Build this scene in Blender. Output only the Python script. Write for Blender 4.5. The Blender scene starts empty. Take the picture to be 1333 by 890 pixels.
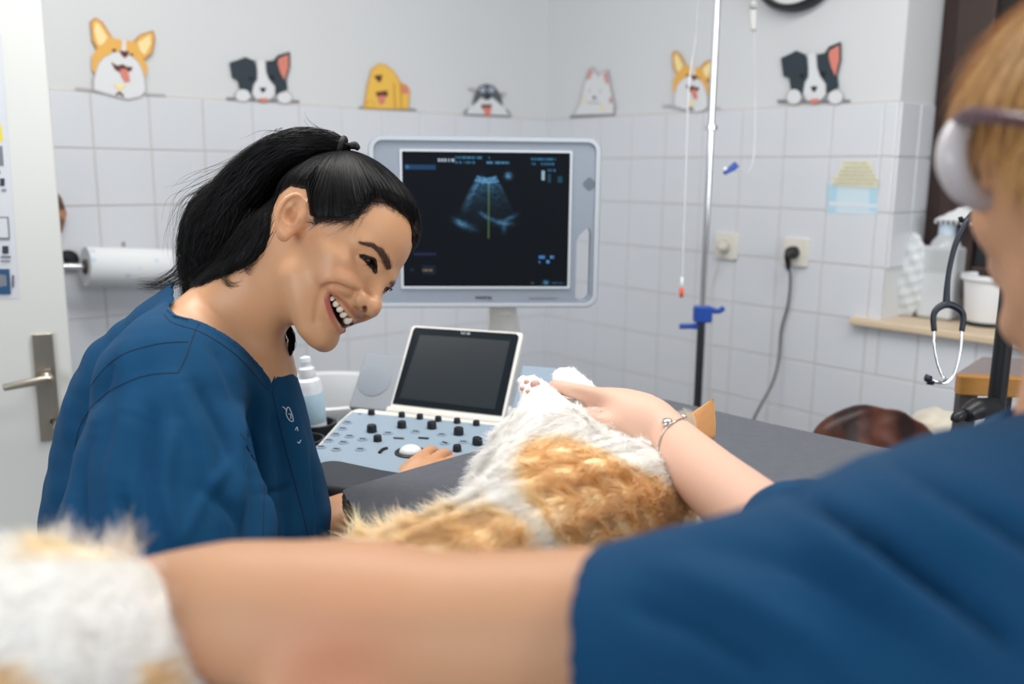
import bpy, bmesh, math, random
import numpy as np
from mathutils import Vector, Matrix, Euler
from mathutils.geometry import tessellate_polygon
from mathutils.bvhtree import BVHTree
random.seed(7); rng = np.random.default_rng(7)
S = bpy.context.scene
COL = S.collection
CZ = 1.35                                   # height of the camera above the floor
# ---------------------------------------------------------------- camera, world, lamps, exposure
PITCH, ROLL, FPX = 0.186847, 0.0096607, 1173.0
_c, _s, _cr, _sr = math.cos(PITCH), math.sin(PITCH), math.cos(ROLL), math.sin(ROLL)
FW = np.array([0, _c, -_s]); _up = np.array([0, _s, _c]); _rt = np.array([1., 0, 0])
RT = _cr*_rt + _sr*_up; UP = -_sr*_rt + _cr*_up
CAM = np.array([0, 0, CZ])
cd = bpy.data.cameras.new('camera'); cam = bpy.data.objects.new('camera', cd); COL.objects.link(cam)
m = Matrix.Identity(4)
for i in range(3):
    m[i][0] = RT[i]; m[i][1] = UP[i]; m[i][2] = -FW[i]; m[i][3] = CAM[i]
cam.matrix_world = m
cd.sensor_width = 36; cd.lens = FPX*36/1333; cd.clip_start = 0.02
cd.dof.use_dof = True; cd.dof.focus_distance = 1.20; cd.dof.aperture_fstop = 3.0
S.camera = cam
S.view_settings.view_transform = 'Standard'; S.view_settings.look = 'None'
S.view_settings.exposure = 0.04; S.view_settings.gamma = 1; S.view_settings.use_curve_mapping = False
w = bpy.data.worlds.new('world'); S.world = w; w.use_nodes = True
w.node_tree.nodes['Background'].inputs[0].default_value = (0.86, 0.93, 1.0, 1)
w.node_tree.nodes['Background'].inputs[1].default_value = 0.38
def area(name, loc, target, size, power, color=(1, 1, 1), sy=None):
    l = bpy.data.lights.new(name, 'AREA'); l.energy = power; l.color = color
    l.shape = 'RECTANGLE'; l.size = size; l.size_y = sy or size
    o = bpy.data.objects.new(name, l); COL.objects.link(o); o.location = loc
    o.rotation_euler = (Vector(target)-Vector(loc)).to_track_quat('-Z', 'Y').to_euler(); return o
area('ceiling_light_glow', (-0.55, 1.5, 2.60), (-0.55, 1.5, 0), 1.2, 24, (1, .97, .93), .3)
area('ceiling_light_glow', (0.75, 1.25, 2.60), (0.75, 1.25, 0), 1.2, 20, (1, .97, .93), .3)
area('window_and_fill_light', (-2.1, -1.6, 1.9), (0.1, 1.6, 1.2), 1.9, 44, (.93, .97, 1.0), 1.7)
area('window_and_fill_light', (2.4, -1.3, 1.8), (0.6, 1.8, 1.2), 1.4, 42, (.95, .98, 1.0), 1.4)  # fill lamp added at the right rear to brighten the window reveal

# ---------------------------------------------------------------- helpers
def at(px, py, d):
    return CAM + d*(FW + RT*(px-666.5)/FPX - UP*(py-445)/FPX)
def ray(px, py):
    return FW + RT*(px-666.5)/FPX - UP*(py-445)/FPX
def onplane(px, py, p0, n):
    r = ray(px, py); return CAM + r*(np.dot(np.array(p0)-CAM, n)/np.dot(r, n))
def onz(px, py, z):
    return onplane(px, py, (0, 0, z), np.array([0, 0, 1.]))
def proj(P):
    P = np.asarray(P)-CAM; d = P@FW
    return np.stack([666.5+FPX*(P@RT)/d, 445-FPX*(P@UP)/d], -1)
def tag(o, label=None, cat=None, group=None, kind=None):
    if label: o['label'] = label
    if cat: o['category'] = cat
    if group: o['group'] = group
    if kind: o['kind'] = kind
    return o
def empty(name, loc=(0, 0, 0), label=None, cat=None, group=None):
    o = bpy.data.objects.new(name, None); COL.objects.link(o); o.location = Vector(loc); o.empty_display_size = .05
    return tag(o, label, cat, group)
def link(name, me, mat=None, parent=None, keep=True):
    o = bpy.data.objects.new(name, me); COL.objects.link(o)
    if mat:
        for mm in (mat if isinstance(mat, (list, tuple)) else [mat]): me.materials.append(mm)
    if parent is not None:
        o.parent = parent
        if keep: o.matrix_parent_inverse = inv_world(parent)
    return o
def inv_world(p):
    M = Matrix.Identity(4)
    chain = []
    while p is not None: chain.append(p); p = p.parent
    for q in reversed(chain): M = M @ (q.matrix_parent_inverse if q.parent else Matrix.Identity(4)) @ q.matrix_basis
    return M.inverted()
def mesh(name, V, F, mat=None, parent=None, smooth=False, mi=None):
    me = bpy.data.meshes.new(name); me.from_pydata([tuple(map(float, v)) for v in V], [], [tuple(f) for f in F]); me.update()
    if smooth: me.polygons.foreach_set('use_smooth', [True]*len(me.polygons))
    if mi is not None: me.polygons.foreach_set('material_index', mi)
    return link(name, me, mat, parent)
def bmobj(name, bm, mat=None, parent=None, smooth=False, bevel=0, seg=2, auto=None):
    bmesh.ops.recalc_face_normals(bm, faces=bm.faces)
    me = bpy.data.meshes.new(name); bm.to_mesh(me); bm.free()
    if smooth or auto: me.polygons.foreach_set('use_smooth', [True]*len(me.polygons))
    o = link(name, me, mat, parent)
    if auto: sharp(me, auto)
    if bevel:
        b = o.modifiers.new('bevel', 'BEVEL'); b.width = bevel; b.segments = seg; b.limit_method = 'ANGLE'; b.angle_limit = math.radians(35)
    return o
def sharp(me, deg):
    bm = bmesh.new(); bm.from_mesh(me); a = math.radians(deg)
    for e in bm.edges:
        if len(e.link_faces) == 2 and e.calc_face_angle(0) > a: e.smooth = False
    bm.to_mesh(me); bm.free()
def box(bm, c, s, R=None):
    M = Matrix.Translation(Vector(c)) @ (R.to_4x4() if R is not None else Matrix.Identity(4)) @ Matrix.Diagonal((*s, 1))
    return bmesh.ops.create_cube(bm, size=1, matrix=M)['verts']
def axes(x, y, z=None):
    x = Vector(x).normalized(); y = Vector(y); y = (y-x*y.dot(x)).normalized(); z = x.cross(y)
    return Matrix((x, y, z)).transposed()
def cyl(bm, p, q, r1, r2=None, n=24, caps=True):
    p, q = Vector(p), Vector(q); d = q-p
    M = Matrix.Translation((p+q)/2) @ d.to_track_quat('Z', 'Y').to_matrix().to_4x4()
    bmesh.ops.create_cone(bm, cap_ends=caps, segments=n, radius1=r1, radius2=r1 if r2 is None else r2, depth=d.length, matrix=M)
def sph(bm, c, r, n=20, s=(1, 1, 1), R=None):
    M = Matrix.Translation(Vector(c)) @ (R.to_4x4() if R is not None else Matrix.Identity(4)) @ Matrix.Diagonal((*s, 1))
    bmesh.ops.create_uvsphere(bm, u_segments=n, v_segments=max(6, n//2), radius=r, matrix=M)
def smooth_path(P, k=6):
    P = [np.array(p, float) for p in P]
    if len(P) < 3: return P
    out = []
    for i in range(len(P)-1):
        a, b, c, d = P[max(i-1, 0)], P[i], P[i+1], P[min(i+2, len(P)-1)]
        for t in np.linspace(0, 1, k, endpoint=False):
            out.append(.5*((2*b)+(-a+c)*t+(2*a-5*b+4*c-d)*t*t+(-a+3*b-3*c+d)*t**3))
    return out+[P[-1]]
def tube_vf(P, r, n=8, closed=False):
    P = np.array(P, float); N = len(P); r = np.full(N, r) if np.isscalar(r) else np.interp(np.linspace(0, 1, N), np.linspace(0, 1, len(r)), r)
    T = np.gradient(P, axis=0); T /= np.linalg.norm(T, axis=1)[:, None]+1e-12
    u = np.cross(T[0], [0, 0, 1.]);
    if np.linalg.norm(u) < .1: u = np.cross(T[0], [0, 1., 0])
    u /= np.linalg.norm(u); V = []
    for i in range(N):
        u = u-T[i]*np.dot(u, T[i]); u /= np.linalg.norm(u); v = np.cross(T[i], u)
        for j in range(n):
            a = 2*math.pi*j/n; V.append(P[i]+r[i]*(math.cos(a)*u+math.sin(a)*v))
    F = []
    for i in range(N if closed else N-1):
        for j in range(n):
            a = i*n+j; b = i*n+(j+1) % n; i2 = (i+1) % N; F.append((a, b, i2*n+(j+1) % n, i2*n+j))
    if not closed: F += [tuple(range(n-1, -1, -1)), tuple((N-1)*n+j for j in range(n))]
    return V, F
def tube(name, P, r, mat, parent=None, n=8, k=6, closed=False):
    V, F = tube_vf(smooth_path(P, k), r, n, closed); return mesh(name, V, F, mat, parent, True)
def lathe(name, prof, mat, parent=None, base=(0, 0, 0), axis=(0, 0, 1), n=32, auto=40):
    M = Vector(axis).to_track_quat('Z', 'Y').to_matrix(); V = []; F = []
    for r, z in prof:
        for j in range(n):
            a = 2*math.pi*j/n; V.append(M @ Vector((r*math.cos(a), r*math.sin(a), z)) + Vector(base))
    for i in range(len(prof)-1):
        for j in range(n): F.append((i*n+j, i*n+(j+1) % n, (i+1)*n+(j+1) % n, (i+1)*n+j))
    F += [tuple(range(n-1, -1, -1)), tuple((len(prof)-1)*n+j for j in range(n))]
    o = mesh(name, V, F, mat, parent, True); sharp(o.data, auto); return o
def rrect(w, h, r, n=6, cx=0, cy=0):
    out = []
    for sx, sy, a0 in ((1, 1, 0), (-1, 1, 90), (-1, -1, 180), (1, -1, 270)):
        for i in range(n+1):
            a = math.radians(a0+90*i/n); out.append((cx+sx*(w/2-r)+r*math.cos(a), cy+sy*(h/2-r)+r*math.sin(a)))
    return out
def prism(name, loops, z0, z1, M, mat=None, parent=None, bevel=0, auto=30, seg=3):
    """extrude outer loop with holes between z0 and z1 in the frame M (4x4)"""
    pts = [p for l in loops for p in l]; n = len(pts)
    tri = tessellate_polygon([[Vector((x, y, 0)) for x, y in l] for l in loops])
    bm = bmesh.new(); A = [bm.verts.new(M @ Vector((x, y, z0))) for x, y in pts]; B = [bm.verts.new(M @ Vector((x, y, z1))) for x, y in pts]
    if len(loops) == 1:
        bm.faces.new(A); bm.faces.new(B)
    else:
        for t in tri:
            try: bm.faces.new([A[i] for i in t]); bm.faces.new([B[i] for i in t])
            except ValueError: pass
    k = 0
    for l in loops:
        for i in range(len(l)):
            a, b = k+i, k+(i+1) % len(l); bm.faces.new((A[a], A[b], B[b], B[a]))
        k += len(l)
    return bmobj(name, bm, mat, parent, auto=auto, bevel=bevel, seg=seg)
def frame(o, x, y):
    R = axes(x, y).to_4x4(); R.translation = Vector(o); return R
# ---------------------------------------------------------------- materials
MATS = {}
def mat(name, col=(.8, .8, .8), rough=.5, metal=0, noise=0, nscale=20, bump=0, bscale=200, spec=.5, sss=0, trans=0, ior=1.45, emit=0, alpha=1, vcol=None, stretch=None, col2=None, sheen=0, coat=0, ssr=(1, .4, .25), sssc=.01):
    if name in MATS: return MATS[name]
    M = bpy.data.materials.new(name); M.use_nodes = True; nt = M.node_tree; b = nt.nodes['Principled BSDF']; MATS[name] = M
    I = b.inputs; c4 = (*col, 1); I['Base Color'].default_value = c4; I['Roughness'].default_value = rough; I['Metallic'].default_value = metal
    I['Specular IOR Level'].default_value = spec; I['IOR'].default_value = ior; I['Transmission Weight'].default_value = trans
    I['Alpha'].default_value = alpha; I['Coat Weight'].default_value = coat
    if sheen: I['Sheen Weight'].default_value = sheen; I['Sheen Roughness'].default_value = .4
    if sss:
        I['Subsurface Weight'].default_value = sss; I['Subsurface Radius'].default_value = ssr; I['Subsurface Scale'].default_value = sssc
    if emit: I['Emission Color'].default_value = c4; I['Emission Strength'].default_value = emit
    N = nt.nodes; L = nt.links
    tc = N.new('ShaderNodeTexCoord'); mp = N.new('ShaderNodeMapping'); L.new(tc.outputs['Object'], mp.inputs[0])
    if stretch: mp.inputs['Scale'].default_value = stretch
    src = None
    if vcol:
        a = N.new('ShaderNodeAttribute'); a.attribute_name = vcol; src = a.outputs['Color']; L.new(src, I['Base Color'])
    if noise or col2:
        t = N.new('ShaderNodeTexNoise'); t.inputs['Scale'].default_value = nscale; t.inputs['Detail'].default_value = 5; L.new(mp.outputs[0], t.inputs[0])
        x = N.new('ShaderNodeMix'); x.data_type = 'RGBA'
        if col2:
            rp = N.new('ShaderNodeMapRange'); rp.inputs[1].default_value = .38; rp.inputs[2].default_value = .62; L.new(t.outputs[0], rp.inputs[0]); L.new(rp.outputs[0], x.inputs[0])
            x.inputs[6].default_value = c4; x.inputs[7].default_value = (*col2, 1)
        else:
            L.new(t.outputs[0], x.inputs[0]); x.inputs[6].default_value = tuple(max(0, v*(1-noise)) for v in col)+(1,); x.inputs[7].default_value = tuple(min(1, v*(1+noise)) for v in col)+(1,)
            if src:
                x.blend_type = 'MULTIPLY'; L.new(src, x.inputs[6]); x.inputs[0].default_value = 1
                r = N.new('ShaderNodeMapRange'); L.new(t.outputs[0], r.inputs[0]); r.inputs[1].default_value = .3; r.inputs[2].default_value = .7; r.inputs[3].default_value = 1-noise; r.inputs[4].default_value = 1+noise*.3
                L.new(r.outputs[0], x.inputs[7]); nt.links.remove(x.inputs[0].links[0]) if x.inputs[0].links else None
        L.new(x.outputs[2], I['Base Color'])
    if bump:
        t = N.new('ShaderNodeTexNoise'); t.inputs['Scale'].default_value = bscale; t.inputs['Detail'].default_value = 4; L.new(mp.outputs[0], t.inputs[0])
        bn = N.new('ShaderNodeBump'); bn.inputs['Strength'].default_value = bump; bn.inputs['Distance'].default_value = .002; L.new(t.outputs[0], bn.inputs['Height']); L.new(bn.outputs[0], I['Normal'])
    return M
def srgb(r, g, b): return tuple(((v/255)/12.92 if v/255 <= .04045 else ((v/255+.055)/1.055)**2.4) for v in (r, g, b))

# ---------------------------------------------------------------- implicit surfaces
class Field:
    def __init__(s, lo, hi, h):
        s.lo = np.array(lo, np.float32); s.h = h; s.n = np.ceil((np.array(hi)-lo)/h).astype(int)+1
        s.d = np.full(s.n, 1.0, np.float32); s.ax = [s.lo[i]+h*np.arange(s.n[i], dtype=np.float32) for i in range(3)]
    def _sl(s, lo, hi):
        a = np.clip(np.floor((np.array(lo)-s.lo)/s.h).astype(int), 0, s.n); b = np.clip(np.ceil((np.array(hi)-s.lo)/s.h).astype(int)+1, 0, s.n)
        return a, b
    def put(s, fn, lo, hi, k, mode='u'):
        a, b = s._sl(np.array(lo)-k*1.7-s.h*2, np.array(hi)+k*1.7+s.h*2)
        if (b <= a).any(): return
        X, Y, Z = (s.ax[i][a[i]:b[i]] for i in range(3)); X = X[:, None, None]; Y = Y[None, :, None]; Z = Z[None, None, :]
        v = fn(X, Y, Z); w = (slice(a[0], b[0]), slice(a[1], b[1]), slice(a[2], b[2])); d = s.d[w]
        if mode == 'u':
            if k > 0: h = np.maximum(k-np.abs(d-v), 0)/k; s.d[w] = np.minimum(d, v)-h*h*k*.25
            else: s.d[w] = np.minimum(d, v)
        elif mode == 's':
            v = -v
            if k > 0: h = np.maximum(k-np.abs(d-v), 0)/k; s.d[w] = np.maximum(d, v)+h*h*k*.25
            else: s.d[w] = np.maximum(d, v)
        elif mode == 'i': s.d[w] = np.maximum(d, v)
    def ell(s, c, r, R=None, k=.01, mode='u'):
        c = np.array(c, np.float32); r = np.array(r, np.float32); m = r.max()
        Rm = np.eye(3) if R is None else np.array(R)
        def fn(X, Y, Z):
            x, y, z = X-c[0], Y-c[1], Z-c[2]
            q = [(x*Rm[0, i]+y*Rm[1, i]+z*Rm[2, i])/r[i] for i in range(3)]
            k0 = np.sqrt(q[0]**2+q[1]**2+q[2]**2); k1 = np.sqrt((q[0]/r[0])**2+(q[1]/r[1])**2+(q[2]/r[2])**2)+1e-6
            return k0*(k0-1)/k1
        s.put(fn, c-m, c+m, k, mode)
    def cone(s, p, q, r1, r2, k=.01, mode='u'):
        p = np.array(p, np.float32); q = np.array(q, np.float32); m = max(r1, r2); D = q-p; L2 = float(D@D)+1e-12
        def fn(X, Y, Z):
            x, y, z = X-p[0], Y-p[1], Z-p[2]; t = np.clip((x*D[0]+y*D[1]+z*D[2])/L2, 0, 1)
            return np.sqrt((x-t*D[0])**2+(y-t*D[1])**2+(z-t*D[2])**2)-(r1+(r2-r1)*t)
        s.put(fn, np.minimum(p, q)-m, np.maximum(p, q)+m, k, mode)
    def chain(s, P, r, k=.006, mode='u', kk=4):
        P = smooth_path(P, kk) if len(P) > 2 else [np.array(p) for p in P]; r = np.interp(np.linspace(0, 1, len(P)), np.linspace(0, 1, len(r)), r) if not np.isscalar(r) else [r]*len(P)
        p = np.array(P); lo = p.min(0)-max(r); hi = p.max(0)+max(r)
        def fn(X, Y, Z):
            o = None
            for i in range(len(P)-1):
                a, D = P[i].astype(np.float32), (P[i+1]-P[i]).astype(np.float32); x, y, z = X-a[0], Y-a[1], Z-a[2]; t = np.clip((x*D[0]+y*D[1]+z*D[2])/(float(D@D)+1e-12), 0, 1)
                v = np.sqrt((x-t*D[0])**2+(y-t*D[1])**2+(z-t*D[2])**2)-(r[i]+(r[i+1]-r[i])*t)
                o = v if o is None else np.minimum(o, v)
            return o
        s.put(fn, lo, hi, k, mode)
    def mesh(s):
        d = s.d; ins = d < 0; n = d.shape
        c = sum(ins[i:n[0]-1+i, j:n[1]-1+j, k:n[2]-1+k].astype(np.int8) for i in (0, 1) for j in (0, 1) for k in (0, 1))
        I = np.argwhere((c > 0) & (c < 8)); idx = -np.ones(c.shape, np.int64); idx[tuple(I.T)] = np.arange(len(I))
        co = [(i, j, k) for i in (0, 1) for j in (0, 1) for k in (0, 1)]
        val = np.stack([d[I[:, 0]+i, I[:, 1]+j, I[:, 2]+k] for i, j, k in co], 1)
        acc = np.zeros((len(I), 3)); cnt = np.zeros(len(I))
        for a in range(8):
            for b in range(a+1, 8):
                if sum(abs(co[a][t]-co[b][t]) for t in range(3)) != 1: continue
                m_ = (val[:, a] < 0) != (val[:, b] < 0); t = np.where(m_, val[:, a]/(val[:, a]-val[:, b]+1e-20), 0)
                A, B = np.array(co[a]), np.array(co[b]); acc += m_[:, None]*(A+(B-A)*t[:, None]); cnt += m_
        V = s.lo+s.h*(I+acc/cnt[:, None]); Fs = []
        for ax in range(3):
            sl0 = [slice(None)]*3; sl1 = [slice(None)]*3; sl0[ax] = slice(0, n[ax]-1); sl1[ax] = slice(1, n[ax])
            a0, a1 = ins[tuple(sl0)], ins[tuple(sl1)]; E = np.argwhere(a0 != a1); u, v = [(1, 2), (2, 0), (0, 1)][ax]
            ok = (E[:, u] > 0) & (E[:, v] > 0) & (E[:, u] < n[u]-1) & (E[:, v] < n[v]-1); E = E[ok]; fl = a0[tuple(E.T)]
            def cell(du, dv):
                q = E.copy(); q[:, u] -= du; q[:, v] -= dv; return idx[tuple(q.T)]
            Q = np.stack([cell(1, 1), cell(0, 1), cell(0, 0), cell(1, 0)], 1); Q[~fl] = Q[~fl][:, ::-1]; Fs.append(Q)
        F = np.concatenate(Fs); return V, F[(F >= 0).all(1)]
def islands(n, F):
    lab = np.arange(n); a = F.ravel(); b = np.roll(F, -1, 1).ravel()
    while True:
        m_ = np.minimum(lab[a], lab[b]); new = lab.copy(); np.minimum.at(new, a, m_); np.minimum.at(new, b, m_); new = new[new]; new = new[new]
        if (new == lab).all(): return lab
        lab = new
def biggest(V, F):
    lab = islands(len(V), F); u, c = np.unique(lab, return_counts=True); k = u[c.argmax()]; F = F[(lab[F] == k).all(1)]; uv = np.unique(F); mp = -np.ones(len(V), int); mp[uv] = np.arange(len(uv)); return V[uv], mp[F]
def stitch(V1, F1, p1, V2, F2, p2):
    a = np.linalg.norm(V1[F1].mean(1)-p1, axis=1).argmin(); b = np.linalg.norm(V2[F2].mean(1)-p2, axis=1).argmin(); qa = F1[a]; qb = F2[b][::-1]+len(V1)
    r = min(range(4), key=lambda k: np.linalg.norm(V1[qa]-V2[np.roll(qb, k)-len(V1)], axis=1).sum()); qb = np.roll(qb, r)
    B = np.array([[qa[i], qa[(i+1) % 4], qb[(i+1) % 4], qb[i]] for i in range(4)]); return np.concatenate([V1, V2]), np.concatenate([np.delete(F1, a, 0), np.delete(F2, b, 0)+len(V1), B])
def relax(V, F, it=2, lam=.5):
    a = F.ravel(); b = np.roll(F, -1, 1).ravel(); n = len(V); deg = np.bincount(a, minlength=n)+np.bincount(b, minlength=n)
    for _ in range(it):
        s = np.stack([np.bincount(a, V[b, i], n)+np.bincount(b, V[a, i], n) for i in range(3)], 1)/np.maximum(deg, 1)[:, None]; V = V+lam*(s-V)
    return V
def vnormals(V, F):
    n = np.cross(V[F[:, 2]]-V[F[:, 0]], V[F[:, 3 if F.shape[1] == 4 else 1]]-V[F[:, 1 if F.shape[1] == 4 else 0]])
    if F.shape[1] == 3: n = np.cross(V[F[:, 1]]-V[F[:, 0]], V[F[:, 2]]-V[F[:, 0]])
    N = np.stack([sum(np.bincount(F[:, j], n[:, i], len(V)) for j in range(F.shape[1])) for i in range(3)], 1)
    return N/(np.linalg.norm(N, axis=1)[:, None]+1e-12)
def npmesh(name, V, F, mt, parent=None, col=None, smooth=True):
    me = bpy.data.meshes.new(name); k = F.shape[1]
    me.vertices.add(len(V)); me.vertices.foreach_set('co', V.astype(np.float32).ravel())
    me.loops.add(F.size); me.loops.foreach_set('vertex_index', F.astype(np.int32).ravel())
    me.polygons.add(len(F)); me.polygons.foreach_set('loop_start', np.arange(0, F.size, k, dtype=np.int32))
    try: me.polygons.foreach_set('loop_total', np.full(len(F), k, dtype=np.int32))
    except Exception: pass
    me.polygons.foreach_set('use_smooth', np.full(len(F), smooth)); me.update(calc_edges=True)
    if col is not None:
        c = me.color_attributes.new('Col', 'FLOAT_COLOR', 'POINT'); c.data.foreach_set('color', np.concatenate([col, np.ones((len(V), 1))], 1).astype(np.float32).ravel())
    return link(name, me, mt, parent)
def bvh(V, F): return BVHTree.FromPolygons([tuple(v) for v in V.tolist()], [tuple(f) for f in F.tolist()])
def hit(tree, px, py):
    r = ray(px, py); h = tree.ray_cast(Vector(CAM), Vector(r/np.linalg.norm(r)))
    return (np.array(h[0]), np.array(h[1])) if h[0] is not None else (None, None)
def segdist(P, A):
    """distance of pixel points P (n,2) to polyline A and parameter along it"""
    A = np.array(A, float); best = np.full(len(P), 1e9); par = np.zeros(len(P)); sd = np.zeros(len(P))
    for i in range(len(A)-1):
        D = A[i+1]-A[i]; t = np.clip(((P-A[i])@D)/(D@D), 0, 1); q = P-A[i]-t[:, None]*D; d = np.hypot(q[:, 0], q[:, 1]); m_ = d < best
        best[m_] = d[m_]; par[m_] = ((i+t)/(len(A)-1))[m_]; sd[m_] = (np.sign(D[0]*q[:, 1]-D[1]*q[:, 0])*d)[m_]
    return best, par, sd
def folds(V, N, L):
    """raise or sink the cloth along lines; (pixel polyline, width px, height m, sharp) on the side that the line was drawn on"""
    P = proj(V); face = ((V-CAM)*N).sum(1) < 0; off = np.zeros(len(V))
    for pts, wd, hg in L:
        pp = np.array(smooth_path([np.array(p, float) for p in pts], 4)); d, t, sd = segdist(P, pp)
        off += np.where(face, hg*np.exp(-(d/wd)**2)*np.clip(np.sin(np.pi*np.clip(t, .03, .97))**.5, 0, 1), 0)
    return V+N*off[:, None]
def ribbons(name, P, Nr, wd, mt, parent, col):
    """P (n,k,3) strand points, Nr (n,3) surface normals, wd widths (n,), col (n,k,3)"""
    n, k, _ = P.shape; T = np.gradient(P, axis=1); T /= np.linalg.norm(T, axis=2)[..., None]+1e-12
    Sd = np.cross(T, Nr[:, None, :]); Sd /= np.linalg.norm(Sd, axis=2)[..., None]+1e-12
    tp = np.linspace(1, .15, k)[None, :, None]*wd[:, None, None]*.5
    V = np.stack([P-Sd*tp, P+Sd*tp], 2).reshape(-1, 3); b = (np.arange(n)*2*k)[:, None]+2*np.arange(k-1)[None, :]
    F = np.stack([b, b+1, b+3, b+2], -1).reshape(-1, 4); C = np.repeat(col.reshape(-1, 3), 2, 0)
    o = npmesh(name, V, F, mt, parent, C); o['kind'] = 'stuff'; return o
def pip(P, poly):
    x, y = P[:, 0], P[:, 1]; o = np.zeros(len(P), bool); n = len(poly)
    for i in range(n):
        x1, y1 = poly[i]; x2, y2 = poly[(i+1) % n]
        o ^= ((y1 > y) != (y2 > y)) & (x < (x2-x1)*(y-y1)/((y2-y1) or 1e-9)+x1)
    return o
# ================================================================ the room
T = .15
CX, CY, CTOP = .12365, 3.50618, CZ+.19844
DL = np.array([-.75593, -.65465, 0]); DR = np.array([.65465, -.75593, 0]); CO = np.array([CX, CY, 0])
Z3 = np.array([0, 0, 1.])
def wl(u, z, off=0): return CO+DL*u+Z3*z+DR*off          # point on the left wall, off = towards the room
def wr(u, z, off=0): return CO+DR*u+Z3*z+DL*off
def hl(px, py, off=0): return onplane(px, py, wl(0, 0, off), DR)
def hr(px, py, off=0): return onplane(px, py, wr(0, 0, off), DL)
plaster = mat('wall_paint', srgb(208, 210, 212), .75, bump=.15, bscale=90)
grout = mat('grout', srgb(196, 192, 188), .9, noise=.04, nscale=12)
tilem = mat('glazed_tile', srgb(209, 212, 218), .16, noise=.02, nscale=3, bump=.12, bscale=9, spec=.5)
floorm = mat('floor_vinyl', srgb(150, 150, 148), .45, noise=.08, nscale=30)
ceilm = mat('ceiling_paint', srgb(232, 232, 230), .9)
def wallbox(name, P, du, dn, u0, u1, z0, z1, th, mt):
    bm = bmesh.new(); R = Matrix((Vector(du), Vector(dn), Vector(Z3))).transposed()
    c = P+du*(u0+u1)/2+Z3*(z0+z1)/2-dn*th/2
    vs = [bm.verts.new(Vector(c)+R @ Vector((sx*(u1-u0)/2, sy*th/2, sz*(z1-z0)/2))) for sx in (-1, 1) for sy in (-1, 1) for sz in (-1, 1)]
    for f in ((0, 1, 3, 2), (4, 6, 7, 5), (0, 4, 5, 1), (2, 3, 7, 6), (0, 2, 6, 4), (1, 5, 7, 3)): bm.faces.new([vs[i] for i in f])
    return bm
H = 2.68
wL = bmobj('wall_left', wallbox('w', CO, DL, DR, -.3, 2.9, 0, H, .2, plaster), plaster); tag(wL, kind='structure')
uJ = float(np.dot(hr(1166, 200)-CO, DR))                   # where the window opening starts
SILL = float(hr(1135, 414)[2])
bm = wallbox('w', CO, DR, DL, -.0, uJ, 0, H, .32, plaster)
def addbox(bm, other):
    me = bpy.data.meshes.new('t'); other.to_mesh(me); bm.from_mesh(me); other.free(); bpy.data.meshes.remove(me)
addbox(bm, wallbox('w', CO, DR, DL, uJ, 3.4, 0, SILL-.02, .32, plaster))
addbox(bm, wallbox('w', CO, DR, DL, uJ, 3.4, 2.3, H, .32, plaster))
wR = bmobj('wall_right', bm, plaster); tag(wR, kind='structure')
bm = bmesh.new(); box(bm, (0, .9, -.05), (6.5, 6.4, .1)); tag(bmobj('floor', bm, floorm), kind='structure')
bm = bmesh.new(); box(bm, (0, .9, H+.05), (6.5, 6.4, .1)); tag(bmobj('ceiling', bm, ceilm), kind='structure')
# tiles: each one a child of its wall
def tile_mesh(w_, h_):
    a, b, t, c = w_/2, h_/2, .006, .0016
    V = [(-a, -b, 0), (a, -b, 0), (a, b, 0), (-a, b, 0), (-a, -b, t-c), (a, -b, t-c), (a, b, t-c), (-a, b, t-c), (-a+c, -b+c, t), (a-c, -b+c, t), (a-c, b-c, t), (-a+c, b-c, t)]
    F = [(0, 1, 5, 4), (1, 2, 6, 5), (2, 3, 7, 6), (3, 0, 4, 7), (4, 5, 9, 8), (5, 6, 10, 9), (6, 7, 11, 10), (7, 4, 8, 11), (8, 9, 10, 11)]
    me = bpy.data.meshes.new('tile'); me.from_pydata(V, [], F); me.materials.append(tilem); me.update(); return me
G = .0032; full = tile_mesh(T-G, T-G); cache = {}
def put_tile(parent, c, du, dn, w_=T, h_=T):
    if abs(w_-T) < 1e-4 and abs(h_-T) < 1e-4: me = full
    else: me = cache.setdefault((round(w_, 4), round(h_, 4)), tile_mesh(w_-G, h_-G))
    o = bpy.data.objects.new('tile', me); COL.objects.link(o); o.parent = parent
    j = [random.gauss(0, .0022) for _ in range(2)]; n = Vector(dn)+Vector(du)*j[0]+Vector(Z3)*j[1]; n.normalize()
    x = Vector((0, 0, 1)).cross(n).normalized(); y = n.cross(x)
    M = Matrix((x, y, n)).transposed().to_4x4(); M.translation = Vector(c); o.matrix_local = M
ztop = CTOP-.006
def rows():
    out = []; z = ztop; k = 0
    while z > 0.02:
        h_ = min(T if k else T-.006, z); out.append((z-h_/2, h_)); z -= h_; k += 1
    return out
RW = rows()
def colsl():
    us = [0, .1352]; 
    while us[-1] < 2.3: us.append(us[-1]+T)
    return us
us = colsl()
for zc, h_ in RW:
    for a, b in zip(us[:-1], us[1:]): put_tile(wL, wl((a+b)/2, zc), DL, DR, b-a, h_)
ur = [0, .1340]
while ur[-1]+T < uJ: ur.append(ur[-1]+T)
ur.append(uJ); us2 = list(ur[:-1])
while us2[-1] < 2.5: us2.append(us2[-1]+T)
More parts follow.
